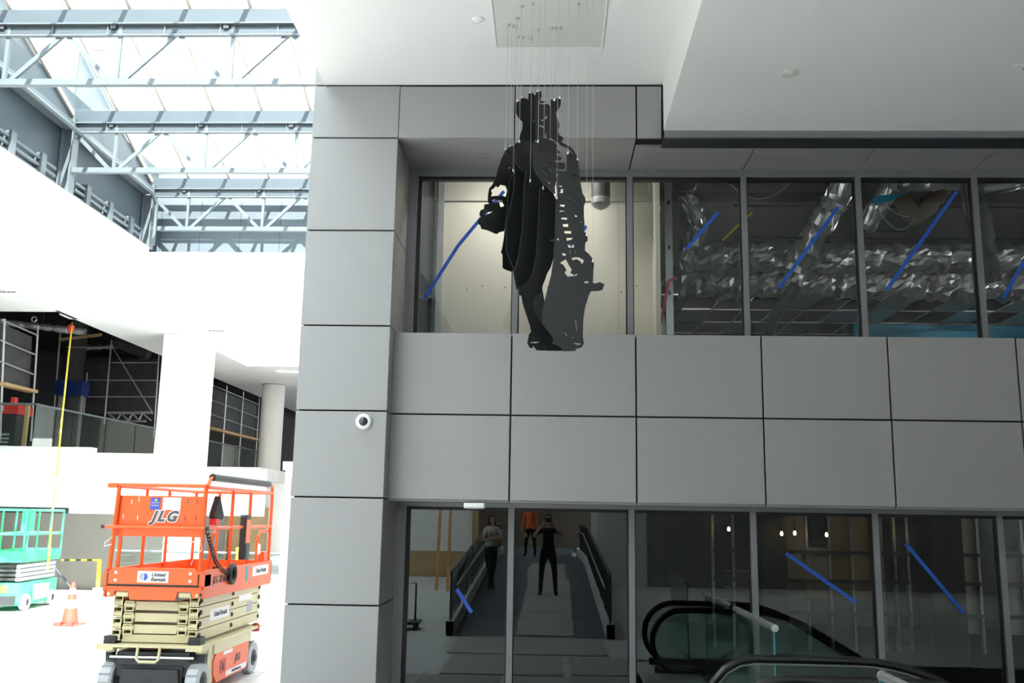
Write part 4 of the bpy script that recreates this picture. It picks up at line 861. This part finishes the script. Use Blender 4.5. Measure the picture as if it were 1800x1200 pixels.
# scissor arms
ZA = [.62, .742, .864, .986]; AH = .112
def hollow(b, x, y0, y1, z, w, h, t=.01, dz=0.0):
    o = [(x - w / 2, z), (x + w / 2, z), (x + w / 2, z + h), (x - w / 2, z + h)]; i_ = [(x - w / 2 + t, z + t), (x + w / 2 - t, z + t), (x + w / 2 - t, z + h - t), (x - w / 2 + t, z + h - t)]
    vs = [(p[0], y, p[1] + d) for y, d in ((y0, 0), (y1, dz)) for q in (o, i_) for p in q]
    fs = []
    for k in range(4):
        j = (k + 1) % 4
        fs += [(k, j, 8 + j, 8 + k), (4 + j, 4 + k, 12 + k, 12 + j), (k, 4 + k, 4 + j, j), (8 + k, 8 + j, 12 + j, 12 + k)]
    b.add(vs, fs)
for k, z in enumerate(ZA):
    for sx in (-1, 1):
        ar = LB('outer_arm', CREAMP, lambda b: hollow(b, sx * .42, -1.13 + .0, 1.13, z, .10, AH, .012, .0))
        LB('pin', CREAMP, lambda b: b.cyl((sx * .37, -1.10, z + .035), (sx * .47, -1.10, z + .035), .03, 12), ar, True)
        for yy in (-1.06, .0, 1.06): LB('pivot_bolt', DARKG, lambda b: b.lathe((sx * .47, yy, z + .06), [(.026, 0), (.026, sx * .012), (.012, sx * .02), (0, sx * .02)], 10, 'X'), ar, True)
        if k < 3:
            ir = LB('inner_arm', CREAMP, lambda b: hollow(b, sx * .30, -1.12, 1.10, z + .06, .10, AH, .012, 0))
            LB('pin', CREAMP, lambda b: b.cyl((sx * .235, -1.09, z + .13), (sx * .36, -1.09, z + .13), .03, 12), ir, True)
    if k < 3: LB('cross_tube', CREAMP, lambda b: b.box((-.235, -1.10, z + .075), (.235, -1.0, z + .165)))
LB('cross_tube', CREAMP, lambda b: b.box((-.36, -1.09, .60), (.36, -1.0, .68)))
for sx in (-1, 1): LB('slide_block', BLACKP, lambda b: b.box((sx * .40, -1.17, .59), (sx * .53, -1.02, .67)))
sk = LB('sticker', STICKW, lambda b: b.box((.4705, -.75, .80), (.4715, -.10, .92)))
text('United Rentals', .085, INK, lift, Matrix.Translation((.473, -.40, .86)) @ FACE_RIGHT, width=.9)
LB('sticker', STICKG, lambda b: b.box((.4705, .58, .77), (.4715, .80, .90)))
LB('sticker', STICKW, lambda b: b.box((.4705, .25, .93), (.4715, .75, 1.0)))
# platform
LB('platform_floor', ORANGE, lambda b: b.box((-HW + .02, -HL + .04, 1.17), (HW - .02, HL, 1.22)))
LB('front_skirt', ORANGE, lambda b: b.prism([(-HW + .02, -HL, 1.20), (-HW + .06, -HL, 1.085), (-.44, -HL, 1.085), (-.42, -HL, 1.15), (-.27, -HL, 1.15), (-.25, -HL, 1.06), (.25, -HL, 1.06), (.27, -HL, 1.15), (.42, -HL, 1.15), (.44, -HL, 1.085), (HW - .06, -HL, 1.085), (HW - .02, -HL, 1.20)], (0, .02, 0)))
for sx in (-1, 1):
    LB('skirt_hole', CREAMP, lambda b: b.lathe((sx * .485, -HL, 1.115), [(.02, 0), (.014, -.006), (0, -.006)], 12, 'Y'), smooth=True)
    LB('corner_bracket', ORANGE, lambda b: b.prism([(sx * HW, -HL - .02, 1.21), (sx * HW, -HL - .02, 1.33), (sx * (HW - .05), -HL - .02, 1.36), (sx * (HW - .05), -HL - .02, 1.21)], (0, .22, 0)))
    LB('corner_slot', BLACKP, lambda b: b.box((sx * (HW - .062), -HL - .036, 1.225), (sx * (HW - .052), -HL - .03, 1.34)))
for sx in (-1, 1): LB('roller', CREAMP, lambda b: b.cyl((sx * .28, -HL + .05, 1.118), (sx * .41, -HL + .05, 1.118), .034, 14), smooth=True)
LB('shadow_slot', BLACKP, lambda b: b.box((-HW + .06, -HL - .012, 1.205), (HW - .06, -HL + .03, 1.225)))
tb = LB('front_toe_board', ORANGE, lambda b: b.prism([(-HW + .05, -HL - .03, 1.225), (HW - .05, -HL - .03, 1.225), (HW - .05, -HL - .03, 1.34), (HW - .11, -HL - .03, 1.40), (-HW + .11, -HL - .03, 1.40), (-HW + .05, -HL - .03, 1.34)], (0, .03, 0)))
for sx in (-1, 1):
    for z in (1.265, 1.345): LB('bolt', STICKW, lambda b: b.lathe((sx * .41, -HL - .03, z), [(.018, 0), (.016, -.008), (0, -.01)], 10, 'Y'), tb, True)
LB('sticker', STICKW, lambda b: b.box((-.17, -HL - .033, 1.245), (.17, -HL - .03, 1.365)), tb)
TM = Matrix.Translation((.055, -HL - .035, 0))
text('United', .056, INK, tb, Matrix.Translation((.06, -HL - .035, 1.328)) @ FACE_FRONT, shear=.25, bold=.0012)
text('Rentals', .056, INK, tb, Matrix.Translation((.06, -HL - .035, 1.278)) @ FACE_FRONT, shear=.25, bold=.0012)
def half_disc(b, cx, cz, r, s, y):
    b.prism([(cx, y, cz - r)] + [(cx + s * r * math.cos(a), y, cz + r * math.sin(a)) for a in [math.pi * (-.5 + i / 10) for i in range(11)]], (0, -.001, 0))
LB('logo_mark', STICKG, lambda b: half_disc(b, -.105, 1.305, .04, -1, -HL - .034), tb); LB('logo_mark', STICKB, lambda b: half_disc(b, -.095, 1.305, .04, 1, -HL - .034), tb)
for sx in (-1, 1):
    sd = LB('side_toe_board', ORANGE, lambda b: b.prism([(sx * HW, -HL + .02, 1.08), (sx * HW, HL, 1.08), (sx * HW, HL + .03, 1.14), (sx * HW, HL + .03, 1.38), (sx * HW, -HL + .02, 1.38)], (-sx * .02, 0, 0)))
    if sx == 1:
        text('JLG 3246ES', .11, INK, sd, Matrix.Translation((HW + .002, -.72, 1.26)) @ FACE_RIGHT, shear=.3, bold=.002)
        LB('sticker', STICKW, lambda b: b.box((HW, .45, 1.22), (HW + .002, 1.12, 1.34)), sd)
        text('United Rentals', .085, INK, sd, Matrix.Translation((HW + .003, .80, 1.28)) @ FACE_RIGHT, width=.9)
        LB('sticker', TEAL, lambda b: b.box((HW, .18, 1.18), (HW + .002, .27, 1.36)), sd)
LB('rear_board', ORANGE, lambda b: b.box((-HW, HL, 1.08), (HW, HL + .02, 1.38)))
# guard rails
def rail(name, pts, r=.021, m=ORANGE): return LB(name, m, lambda b: b.tube(pts, r, 8), smooth=True)
XR, YF, YR, ZT, ZM = HW - .035, -HL + .0, HL - .02, 2.28, 1.83
for x, y in ((-XR + .02, YF), (XR - .02, YF)):
    rail('post', [(x, y, 1.38), (x + (.03 if x < 0 else .0), y, ZT)], .024)
rail('post', [(-XR + .09, YF + .04, 1.38), (-XR + .10, YF + .04, 1.85)], .02)
for x in (-XR, XR):
    for y in (-.38, .30, YR): rail('post', [(x, y, 1.22), (x, y, ZT - .02)], .021)
rail('post', [(-.20, YR, 1.22), (-.20, YR, ZT)], .021); 
rail('top_rail', [(-XR - .06, YF, ZT + .005), (XR - .02, YF, ZT + .005)], .022)
LB('rail_end', ORANGE, lambda b: b.box((-XR - .07, YF - .03, ZT - .03), (-XR + .04, YF + .1, ZT + .02)))
for x in (-XR, XR): rail('top_rail', [(x, YF + .0, ZT - .01), (x, YR, ZT - .01)], .022); rail('mid_rail', [(x, YF, ZM), (x, YR, ZM)], .02)
rail('top_rail', [(-XR, YR, ZT - .01), (XR, YR, ZT - .01)], .022)
mr = rail('mid_rail', [(-XR - .07, YF - .02, ZM), (XR + .01, YF - .02, ZM)], .02)
LB('end_plug', BLACKP, lambda b: (b.cyl((-XR - .1, YF - .02, ZM), (-XR - .06, YF - .02, ZM), .021, 8), b.cyl((XR + .01, YF - .02, ZM), (XR + .05, YF - .02, ZM), .021, 8)), mr)
# raised foam-padded bar along the side
rail('pad_bar', [(XR, YF + .0, ZT), (XR, YF + .06, ZT + .08), (XR, YF + .14, ZT + .105), (XR, YR - .12, ZT + .105), (XR, YR - .03, ZT + .07), (XR, YR + .0, ZT - .02)], .02)
rail('foam_pad', [(XR, YF + .12, ZT + .105), (XR, YR - .2, ZT + .105)], .042, BLACKP)
# inner gate loops
rail('gate_loop', [(XR - .03, -.95, 1.38), (XR - .03, -.95, 1.68), (XR - .03, -.9, 1.76), (XR - .03, -.82, 1.78)], .02)
rail('gate_loop', [(XR - .03, YR, 1.77), (XR - .03, YR - .3, 1.77), (XR - .03, YR - .42, 1.70), (XR - .03, YR - .45, 1.6), (XR - .03, YR - .45, 1.24)], .02)
LB('gate_foot', ORANGE, lambda b: b.box((XR - .08, YR - .2, 1.24), (XR, YR, 1.50)))
# front sign panel
sp = LB('sign_panel', ORANGE, lambda b: b.prism([(-XR + .05, YF + .03, 1.73), (XR - .06, YF + .03, 1.73), (XR - .03, YF + .03, 2.17), (-XR + .04, YF + .03, 2.17)], (0, .015, 0)))
FYp = YF + .028
def logo(body, size, x, z):
    text(body, size, STICKW, sp, Matrix.Translation((x, FYp - .001, z)) @ FACE_FRONT, shear=.35, bold=.016, width=1.28)
    text(body, size, mat('logo_grey', (.07, .075, .08), .5, 0, .02, 9), sp, Matrix.Translation((x, FYp - .003, z)) @ FACE_FRONT, shear=.35, bold=.007, width=1.28)
logo('JLG', .155, .045, 1.945)
LB('warning_label', STICKB, lambda b: b.box((-.12, FYp - .002, 2.02), (-.01, FYp, 2.15)), sp)
LB('warning_triangle', YELLOW, lambda b: b.prism([(-.075, FYp - .003, 2.115), (-.04, FYp - .003, 2.115), (-.0575, FYp - .003, 2.145)], (0, -.001, 0)), sp)
for z in (2.09, 2.06): LB('label_line', STICKG, lambda b: b.box((-.11, FYp - .003, z), (-.02, FYp - .002, z + .012)), sp)
LB('notice_label', STICKW, lambda b: b.box((.02, FYp - .002, 2.02), (.22, FYp, 2.155)), sp)
for i, (x, z) in enumerate(((-.33, 2.10), (-.25, 2.13), (-.25, 1.93), (-.41, 1.94), (.30, 2.12), (.28, 1.93), (.40, 2.12), (.40, 1.94))): LB('slot', STICKW if x < 0 else INK, lambda b: b.box((x - .004, FYp - .001, z - .025), (x + .004, FYp, z + .025)), sp)
# control box, holder, coil cable
LB('control_holder', BLACKP, lambda b: b.prism([(XR - .0, -.98, 1.98), (XR + .05, -.98, 2.18), (XR + .05, -.80, 1.96), (XR + .04, -.84, 1.92), (XR, -.96, 1.92)], (-.06, 0, 0)))
LB('control_foot', REDM, lambda b: b.box((XR - .05, -.99, 1.86), (XR + .03, -.86, 1.93)))
cbx = LB('control_box', BLACKP, lambda b: b.bbox((XR - .03, .02, 1.44), (XR + .05, .20, 1.98), .02))
LB('control_face', ORANGE, lambda b: b.box((XR + .05, .04, 1.64), (XR + .055, .19, 1.92)), cbx); LB('control_handle', DARKG, lambda b: b.box((XR + .05, .05, 1.46), (XR + .06, .19, 1.62)), cbx)
coil = []
path = [Vector(p) for p in ((XR - .02, -1.12, 1.80), (XR + .02, -1.05, 1.62), (XR + .03, -.92, 1.46), (XR + .04, -.72, 1.36), (XR + .05, -.48, 1.30))]
for i in range(4):
    for k in range(24):
        t_ = k / 24; p = path[i].lerp(path[i + 1], t_); a = 2 * math.pi * (i * 24 + k) / 5.0
        coil.append(p + Vector((.022 * math.cos(a), .0, .022 * math.sin(a))))
LB('coil_cable', BLACKP, lambda b: b.tube(coil, .008, 5), smooth=True)
LB('coil_loop', BLACKP, lambda b: b.tube([(XR + .06, -.40 + .09 * math.cos(a), 1.30 + .1 * math.sin(a)) for a in [math.pi * 2 * i / 14 for i in range(14)]], .028, 8, close=True), smooth=True)
LB('coil_cable', BLACKP, lambda b: b.tube([(XR - .02 + .02 * math.cos(i * 1.3), -.37 + .02 * math.sin(i * 1.3), 1.80 - i * .006) for i in range(60)], .008, 5), smooth=True)
LB('paper_tag', STICKW, lambda b: b.prism([(XR, YR - .52, 1.62), (XR, YR - .40, 1.60), (XR, YR - .40, 1.48), (XR, YR - .52, 1.48)], (.004, 0, 0)))
LB('valve', BLACKP, lambda b: b.box((-.21, YR - .06, 1.22), (-.14, YR + .0, 1.29)))
LB('chain', CHROME, lambda b: (b.tube([(-XR + .03, YF - .02, 1.72), (-XR - .04, YF - .03, 1.66), (-XR - .05, YF - .03, 1.62), (-XR + .03, YF - .02, 1.64)], .005, 5), b.tube([(XR - .12, YF - .03, 1.68), (XR - .02, YF - .03, 1.70), (XR - .0, YF - .03, 1.60), (XR - .06, YF - .03, 1.55), (XR - .12, YF - .03, 1.44)], .005, 5)))

# ================================================================== GREEN SCISSOR LIFT
g = at(52, 1072, Z=0)
GO = Vector((-10.95, 19.95, .006))
gl = thing('scissor_lift', tuple(GO), 'small green scissor lift parked by the grey wall at the edge of view', 'scissor lift', rz=.12)
def GB(name, m, fn, parent=gl, smooth=False):
    b = MB(); fn(b); return b.build(name, m, parent, smooth, True)
for sx in (-1, 1):
    for y in (-.65, .65):
        wh = GB('wheel', mat('pale_rubber', (.6, .6, .58), .8, 0, .05, 6), lambda b: b.lathe((sx * .36, y, .16), [(.07, -.06), (.14, -.065), (.16, -.04), (.16, .04), (.14, .065), (.07, .06)], 20, 'X'), smooth=True)
        GB('hub', DARKG, lambda b: b.lathe((sx * .425, y, .16), [(.075, -.01 * sx), (.05, .005 * sx), (0, .006 * sx)], 12, 'X'), wh, True)
GB('chassis', GREEN, lambda b: b.prism([(-.36, -.95, .18), (-.36, -.85, .10), (-.36, .85, .10), (-.36, .95, .18), (-.36, .95, .55), (-.36, -.95, .55)], (.72, 0, 0)))
GB('front_cover', DARKG, lambda b: b.box((-.30, -1.0, .12), (.30, -.95, .30)))
GB('lamp_plate', YELLOW, lambda b: b.box((-.12, -.97, .36), (.12, -.955, .50)))
GB('side_box', STICKG, lambda b: b.box((.36, -.3, .18), (.40, .45, .48))); GB('side_box', STICKG, lambda b: b.box((-.40, -.3, .18), (-.36, .45, .48)))
for k in range(4):
    for sx in (-1, 1): GB('arm', STICKG, lambda b: b.box((sx * .28 - .04, -.9, .58 + k * .085), (sx * .28 + .04, .9, .65 + k * .085)))
    GB('cross_tube', DARKG, lambda b: b.box((-.24, -.88, .59 + k * .085), (.24, -.82, .64 + k * .085)))
GB('platform', GREEN, lambda b: b.box((-.37, -.98, .95), (.37, .98, 1.02)))
for sx in (-1, 1):
    GB('toe_board', GREEN, lambda b: b.box((sx * .37 - .01, -.98, 1.02), (sx * .37 + .01, .98, 1.17)))
    for z in (1.5, 1.98): GB('rail', GREEN, lambda b: b.cyl((sx * .36, -.97, z), (sx * .36, .97, z), .024, 8), smooth=True)
    for y in (-.97, -.35, .3, .97): GB('post', GREEN, lambda b: b.cyl((sx * .36, y, 1.02), (sx * .36, y, 1.98), .022, 8), smooth=True)
for y in (-.97, .97):
    GB('toe_board', GREEN, lambda b: b.box((-.37, y - .01, 1.02), (.37, y + .01, 1.17)))
    for z in (1.5, 1.98): GB('rail', GREEN, lambda b: b.cyl((-.36, y, z), (.36, y, z), .024, 8), smooth=True)
GB('control_box', GREEN, lambda b: b.box((.2, -.8, 1.55), (.36, -.55, 1.95)))
GB('ladder', STICKW, lambda b: [b.box((-.18, 1.0, .25 + i * .2), (.18, 1.03, .28 + i * .2)) for i in range(4)])

# ================================================================== HANGING FIGURE of stacked black sheets
CZL = 6.575
Z1 = lambda x, y: (830 + x / 7.5, 150 + y / 7.5)
Z2 = lambda x, y: (830 + x / 7.5, 290 + y / 7.5)
Z3 = lambda x, y: (830 + x / 6, 430 + y / 6)
fig = thing('hanging_sculpture', (-.05, 8.0, 3.4), 'black figure in hat and long coat made of stacked metal sheets hanging on wires', 'sculpture')
def sheet(px0, Y0, ang, poly, holes=()):
    """one flat sheet standing upright; its plane passes through pixel column px0 at depth Y0, turned by ang about the vertical"""
    a = math.radians(ang); O = at(px0, 400, Y=Y0); d = Vector((math.cos(a), math.sin(a), 0)); n = Vector((-d.y, d.x, 0))
    def on(p):
        r_ = MR @ Vector(((p[0] - 900) / FPX, (600 - p[1]) / FPX, -1.0)); o = Vector((0, 0, CAMZ))
        return o + r_ * ((O - o).dot(n) / r_.dot(n))
    MB().prism([on(p) for p in poly], n * .012, 0, [[on(p) for p in h] for h in holes]).build('sheet', BLACKM, fig)
    return on
zz = lambda f, pts: [f(*p) for p in pts]
right_edge = [(1002, 257), (1010, 266), (1015, 278), (1018, 297), (1019, 312), (1022, 330), (1024, 340), (1028, 346), (1029, 352), (1026, 362), (1026, 378), (1027, 392), (1025, 405), (1032, 411), (1032, 420), (1028, 428), (1028, 440), (1036, 447), (1042, 455), (1043, 470)]
S = {}
# head and hat, behind
S['hat'] = sheet(905, 8.50, 20, zz(Z1, [(575, 240), (600, 215), (635, 200), (650, 168), (700, 170), (745, 185), (745, 110), (780, 80), (830, 135), (850, 85), (880, 85), (880, 720), (620, 735), (625, 680), (640, 630), (660, 575), (668, 520), (664, 470), (630, 440), (600, 400), (580, 350), (573, 290)]), [zz(Z1, [(805, 460), (815, 455), (820, 485), (810, 485)])])
S['face'] = sheet(945, 8.36, -8, zz(Z1, [(830, 290), (838, 140), (862, 80), (915, 80), (908, 105), (915, 140), (900, 160), (905, 190), (880, 200), (862, 215), (872, 238), (925, 250), (1000, 245), (1028, 275), (1028, 185), (1050, 185), (1070, 205), (1105, 180), (1165, 160), (1170, 240), (1145, 300), (1105, 350), (1115, 420), (1145, 490), (1148, 540), (1130, 590), (1150, 655), (1190, 680), (1202, 705), (1160, 755), (1110, 745), (1075, 715), (1030, 690), (960, 720), (830, 710)]),
                  [zz(Z1, [(955, 420), (978, 393), (992, 400), (985, 425), (968, 455)]), zz(Z1, [(902, 452), (922, 442), (942, 462), (925, 474)]), zz(Z1, [(843, 548), (880, 520), (915, 525), (955, 545), (938, 562), (895, 538), (860, 545)]), zz(Z1, [(962, 640), (990, 622), (985, 640), (970, 660), (985, 690), (965, 715), (958, 680)]), zz(Z1, [(905, 672), (918, 668), (915, 692)]), zz(Z1, [(880, 208), (940, 205), (972, 212), (930, 222), (900, 235)])])
# arm with the hand and the bag
S['arm'] = sheet(880, 8.26, 22, [(907, 256), (898, 257), (890, 262), (882, 278), (876, 295), (872, 310), (866, 324), (860, 331), (858, 345), (858, 354), (861, 358), (852, 359), (851, 367), (845, 369), (843, 376), (846, 381), (841, 386), (839, 391), (845, 396), (847, 402), (857, 404), (866, 408), (873, 411), (880, 407), (886, 406), (888, 398), (893, 390), (897, 370), (905, 330), (912, 290)],
                 [[(863, 334), (868, 331), (872, 326), (876, 329), (880, 324), (889, 326), (892, 334), (889, 346), (884, 344), (872, 344), (863, 345), (865, 340)], [(865, 352.5), (870, 349.5), (875, 351), (883, 352), (887, 362), (880, 364), (877, 355), (869, 357)], [(851, 377), (855, 373), (867, 371), (862, 374), (853, 378)]] + [zz(Z1, [(465, 1085), (495, 1072), (520, 1085), (490, 1100)]), zz(Z1, [(470, 1015), (478, 1015), (488, 1055), (482, 1055)])])
# coat slices, each one step closer
S['coat1'] = sheet(895, 8.14, 24, [(905, 300), (897, 316), (893, 345), (891, 372), (888, 400), (886, 420), (883, 437), (881, 443), (884, 447), (884, 470), (890, 474), (900, 477), (906, 474), (916, 440), (926, 400), (928, 320), (918, 300)], [[(897, 358), (898, 356), (895, 372), (894, 370)]])
S['coat2'] = sheet(904, 8.02, 24, [(906, 262), (905, 300), (903, 326), (902.5, 338), (897, 365), (891.5, 383), (890, 400), (890, 440), (903, 472), (915, 452), (930, 400), (940, 330), (940, 300), (925, 262)])
S['chest1'] = sheet(905, 7.94, 20, [(904.7, 253), (913, 248), (939, 246), (948, 260), (950, 320), (944, 332), (925, 305), (913, 295), (906.5, 284), (904.7, 270)], [zz(Z1, [(620, 905), (625, 870), (632, 880), (628, 910)]), zz(Z1, [(650, 915), (660, 880), (667, 890), (660, 920)]), zz(Z1, [(690, 930), (705, 900), (712, 910), (700, 940)])])
S['coat3'] = sheet(921, 7.88, 22, [(925, 300), (922, 318), (921, 350), (918, 403), (912, 448), (907, 468), (903, 474), (903, 478), (906, 495), (908.5, 508), (912, 508), (922, 502), (940, 485), (952, 455), (962, 400), (962, 320), (940, 300)])
S['leg_back'] = sheet(945, 7.98, -8, [(934, 508), (950, 500), (954, 512), (957, 530), (954, 548), (958, 570), (978, 600), (960, 600), (940, 572)])
S['shoulder'] = sheet(1000, 7.92, -8, [(980, 248), (986, 250)] + right_edge[:7] + [(1020, 340), (1004, 330), (1012, 285), (1006, 268), (998, 260), (985, 255)])
S['coat4'] = sheet(948, 7.74, 18, [(955, 325), (949, 330), (948, 350), (947, 386), (943, 449), (938, 475), (930, 492), (920, 500), (913, 503), (912, 510), (913, 518), (917, 519.5), (919, 532), (932, 572), (934, 582), (930, 588), (927.5, 603), (932, 611), (936.5, 611.5), (937.5, 607), (944, 615.5), (992, 616.5), (982, 607), (976, 603), (972, 605), (972, 593), (953, 570), (941, 552), (937, 535), (940, 522), (953, 511), (953.5, 503), (959, 489), (962, 480), (968, 470), (974, 450), (979, 420), (981, 360), (972, 338)],
                   [[(930, 602), (940, 600), (950, 600.5), (942, 603.5)]] + [zz(Z3, [(685, 880), (690, 880), (700, 915), (693, 912)]), zz(Z3, [(648, 965), (652, 965), (658, 1000), (652, 1000)]), zz(Z3, [(760, 1070), (766, 1070), (764, 1100), (758, 1095)])])
S['chest2'] = sheet(937, 7.68, -10, [(937, 253), (946, 248), (958, 243), (974, 248), (980, 256), (977, 261), (985, 267), (975, 271), (987, 277), (986, 280), (974, 282), (976, 285), (992, 286), (994, 291), (991, 297), (976, 296), (976, 299), (990, 301), (991, 304), (977, 305), (977, 318), (975, 330), (976, 340), (970, 338), (958, 326), (950, 316), (941, 304), (937, 292)],
                    [zz(Z1, a) for a in ([(880, 890), (892, 890), (915, 915), (900, 910)], [(1010, 850), (1030, 840), (1020, 865)], [(930, 1020), (945, 1025), (990, 1070), (975, 1065)], [(970, 1030), (1000, 1015), (995, 1035)], [(915, 1110), (935, 1115), (1000, 1180), (985, 1180)], [(1005, 1095), (1020, 1100), (1055, 1145), (1035, 1135)])] + [zz(Z2, a) for a in ([(950, 165), (965, 170), (1035, 250), (1015, 245)], [(1020, 130), (1035, 135), (1070, 210), (1050, 200)])])
ladder = [[(1140, 265), (1190, 270), (1180, 290), (1150, 285)], [(1165, 310), (1200, 315), (1195, 370), (1140, 362), (1165, 345)], [(1150, 520), (1220, 520), (1212, 552), (1165, 540)], [(1150, 595), (1215, 600), (1210, 612), (1165, 610), (1160, 628)], [(1170, 690), (1250, 690), (1245, 725), (1215, 712), (1180, 715)],
          [(1190, 775), (1265, 772), (1265, 815), (1200, 812)], [(1210, 865), (1305, 865), (1303, 905), (1215, 900)], [(1240, 955), (1330, 955), (1310, 982), (1245, 1000)], [(1255, 1045), (1335, 1040), (1345, 1085), (1270, 1087)], [(1285, 1125), (1360, 1125), (1375, 1167), (1300, 1165)]]
small = [[(1355, 310), (1425, 325), (1420, 338), (1358, 322)], [(1338, 462), (1352, 465), (1348, 480)], [(1285, 430), (1295, 425), (1292, 460)], [(1350, 655), (1385, 665), (1380, 685), (1355, 680)], [(1425, 745), (1440, 740), (1432, 770)], [(1310, 155), (1360, 110), (1362, 118), (1318, 162)], [(1325, 60), (1355, 25), (1358, 35)]]
S['robe'] = sheet(985, 7.56, -12, [(996, 300), (996, 273), (1002, 267), (1008, 272), (1013, 284)] + right_edge[3:] + [(1042, 497), (1047, 498), (1054, 495.5), (1062, 499), (1058.5, 509), (1050, 511), (1038, 511), (1034, 520), (1028, 540), (1025, 560), (1024, 590), (1026, 603), (1022, 610), (1012, 613), (1011, 616.5), (990, 617), (984, 608), (973, 604), (972, 593), (954, 570), (952.5, 557), (953.5, 547), (957, 530), (963, 505), (969, 482), (972.5, 455), (975, 415), (976, 380), (976.5, 347), (979, 340), (977, 325), (982, 305)],
                   [zz(Z2, h) for h in ladder + small] +
                   [zz(Z2, [(1020, 985), (1085, 975), (1140, 958), (1138, 1000), (1035, 1000)]), zz(Z3, [(922, 188), (985, 148), (1018, 215), (1050, 262), (1035, 295), (1075, 318), (1100, 300), (1110, 320), (1060, 332), (1005, 335), (972, 292), (992, 262), (962, 212)]), zz(Z3, [(1045, 138), (1085, 128), (1130, 132), (1180, 165), (1160, 205), (1135, 170), (1100, 152), (1062, 165)]), zz(Z3, [(945, 85), (985, 92), (988, 115), (955, 115)]), zz(Z3, [(1025, 60), (1085, 62), (1100, 95), (1035, 90)]), zz(Z3, [(1178, 388), (1205, 378), (1230, 392), (1222, 405), (1180, 405)]), zz(Z3, [(1058, 1035), (1140, 1038), (1145, 1050), (1110, 1056)]), zz(Z3, [(1085, 790), (1092, 790), (1105, 905), (1098, 910)]), zz(Z3, [(970, 920), (982, 930), (1005, 968), (995, 962)]), zz(Z3, [(1045, 970), (1068, 978), (1060, 990)])])
# suspension wires with bright clamps
clamps = [('arm', 889, 263), ('arm', 897, 257), ('hat', 909.5, 178), ('hat', 917, 172), ('face', 945, 161), ('face', 975, 177), ('face', 984, 173), ('chest2', 946, 250), ('robe', 979, 349), ('arm', 902, 301), ('coat3', 932, 319), ('coat4', 955, 332), ('robe', 998.5, 270), ('shoulder', 1015, 281), ('chest1', 913, 250), ('face', 967, 250), ('hat', 932, 163), ('robe', 1031, 414), ('robe', 1042, 460), ('coat1', 905, 304)]
for nm, px, py in clamps:
    p = S[nm]((px, py)); p = p + Vector((0, -.008, 0))
    cb_ = MB().cyl(p, (p.x, p.y, CZL), .0015, 5).build('wire', CABLE, fig)
    MB().lathe(p, [(0, -.012), (.007, -.01), (.009, .0), (.004, .02), (0, .026)], 10).build('clamp', CHROME, cb_, True)
    MB().box((p.x - .008, p.y - .003, p.z - .05), (p.x + .008, p.y + .005, p.z - .008)).build('lug', BLACKM, cb_)
    MB().lathe((p.x, p.y, CZL), [(.018, 0), (.016, -.012), (.006, -.028), (0, -.03)], 10).build('anchor', GALV, cb_, True)
# square plate in the ceiling that carries the wires
pl = thing('ceiling_plate', (-.05, 8.0, CZL), 'off-white rectangular plate set in the ceiling above the hanging figure', 'ceiling plate')
MB().box((-.56, 7.0, CZL - .006), (.465, 8.72, CZL)).build('plate', PLATEW, pl)
for a, b in (((-.575, 6.985), (-.56, 8.735)), ((.465, 6.985), (.48, 8.735)), ((-.56, 8.72), (.465, 8.735)), ((-.56, 6.985), (.465, 7.0))): MB().box((*a, CZL - .012), (*b, CZL)).build('edge_trim', WHITE, pl)
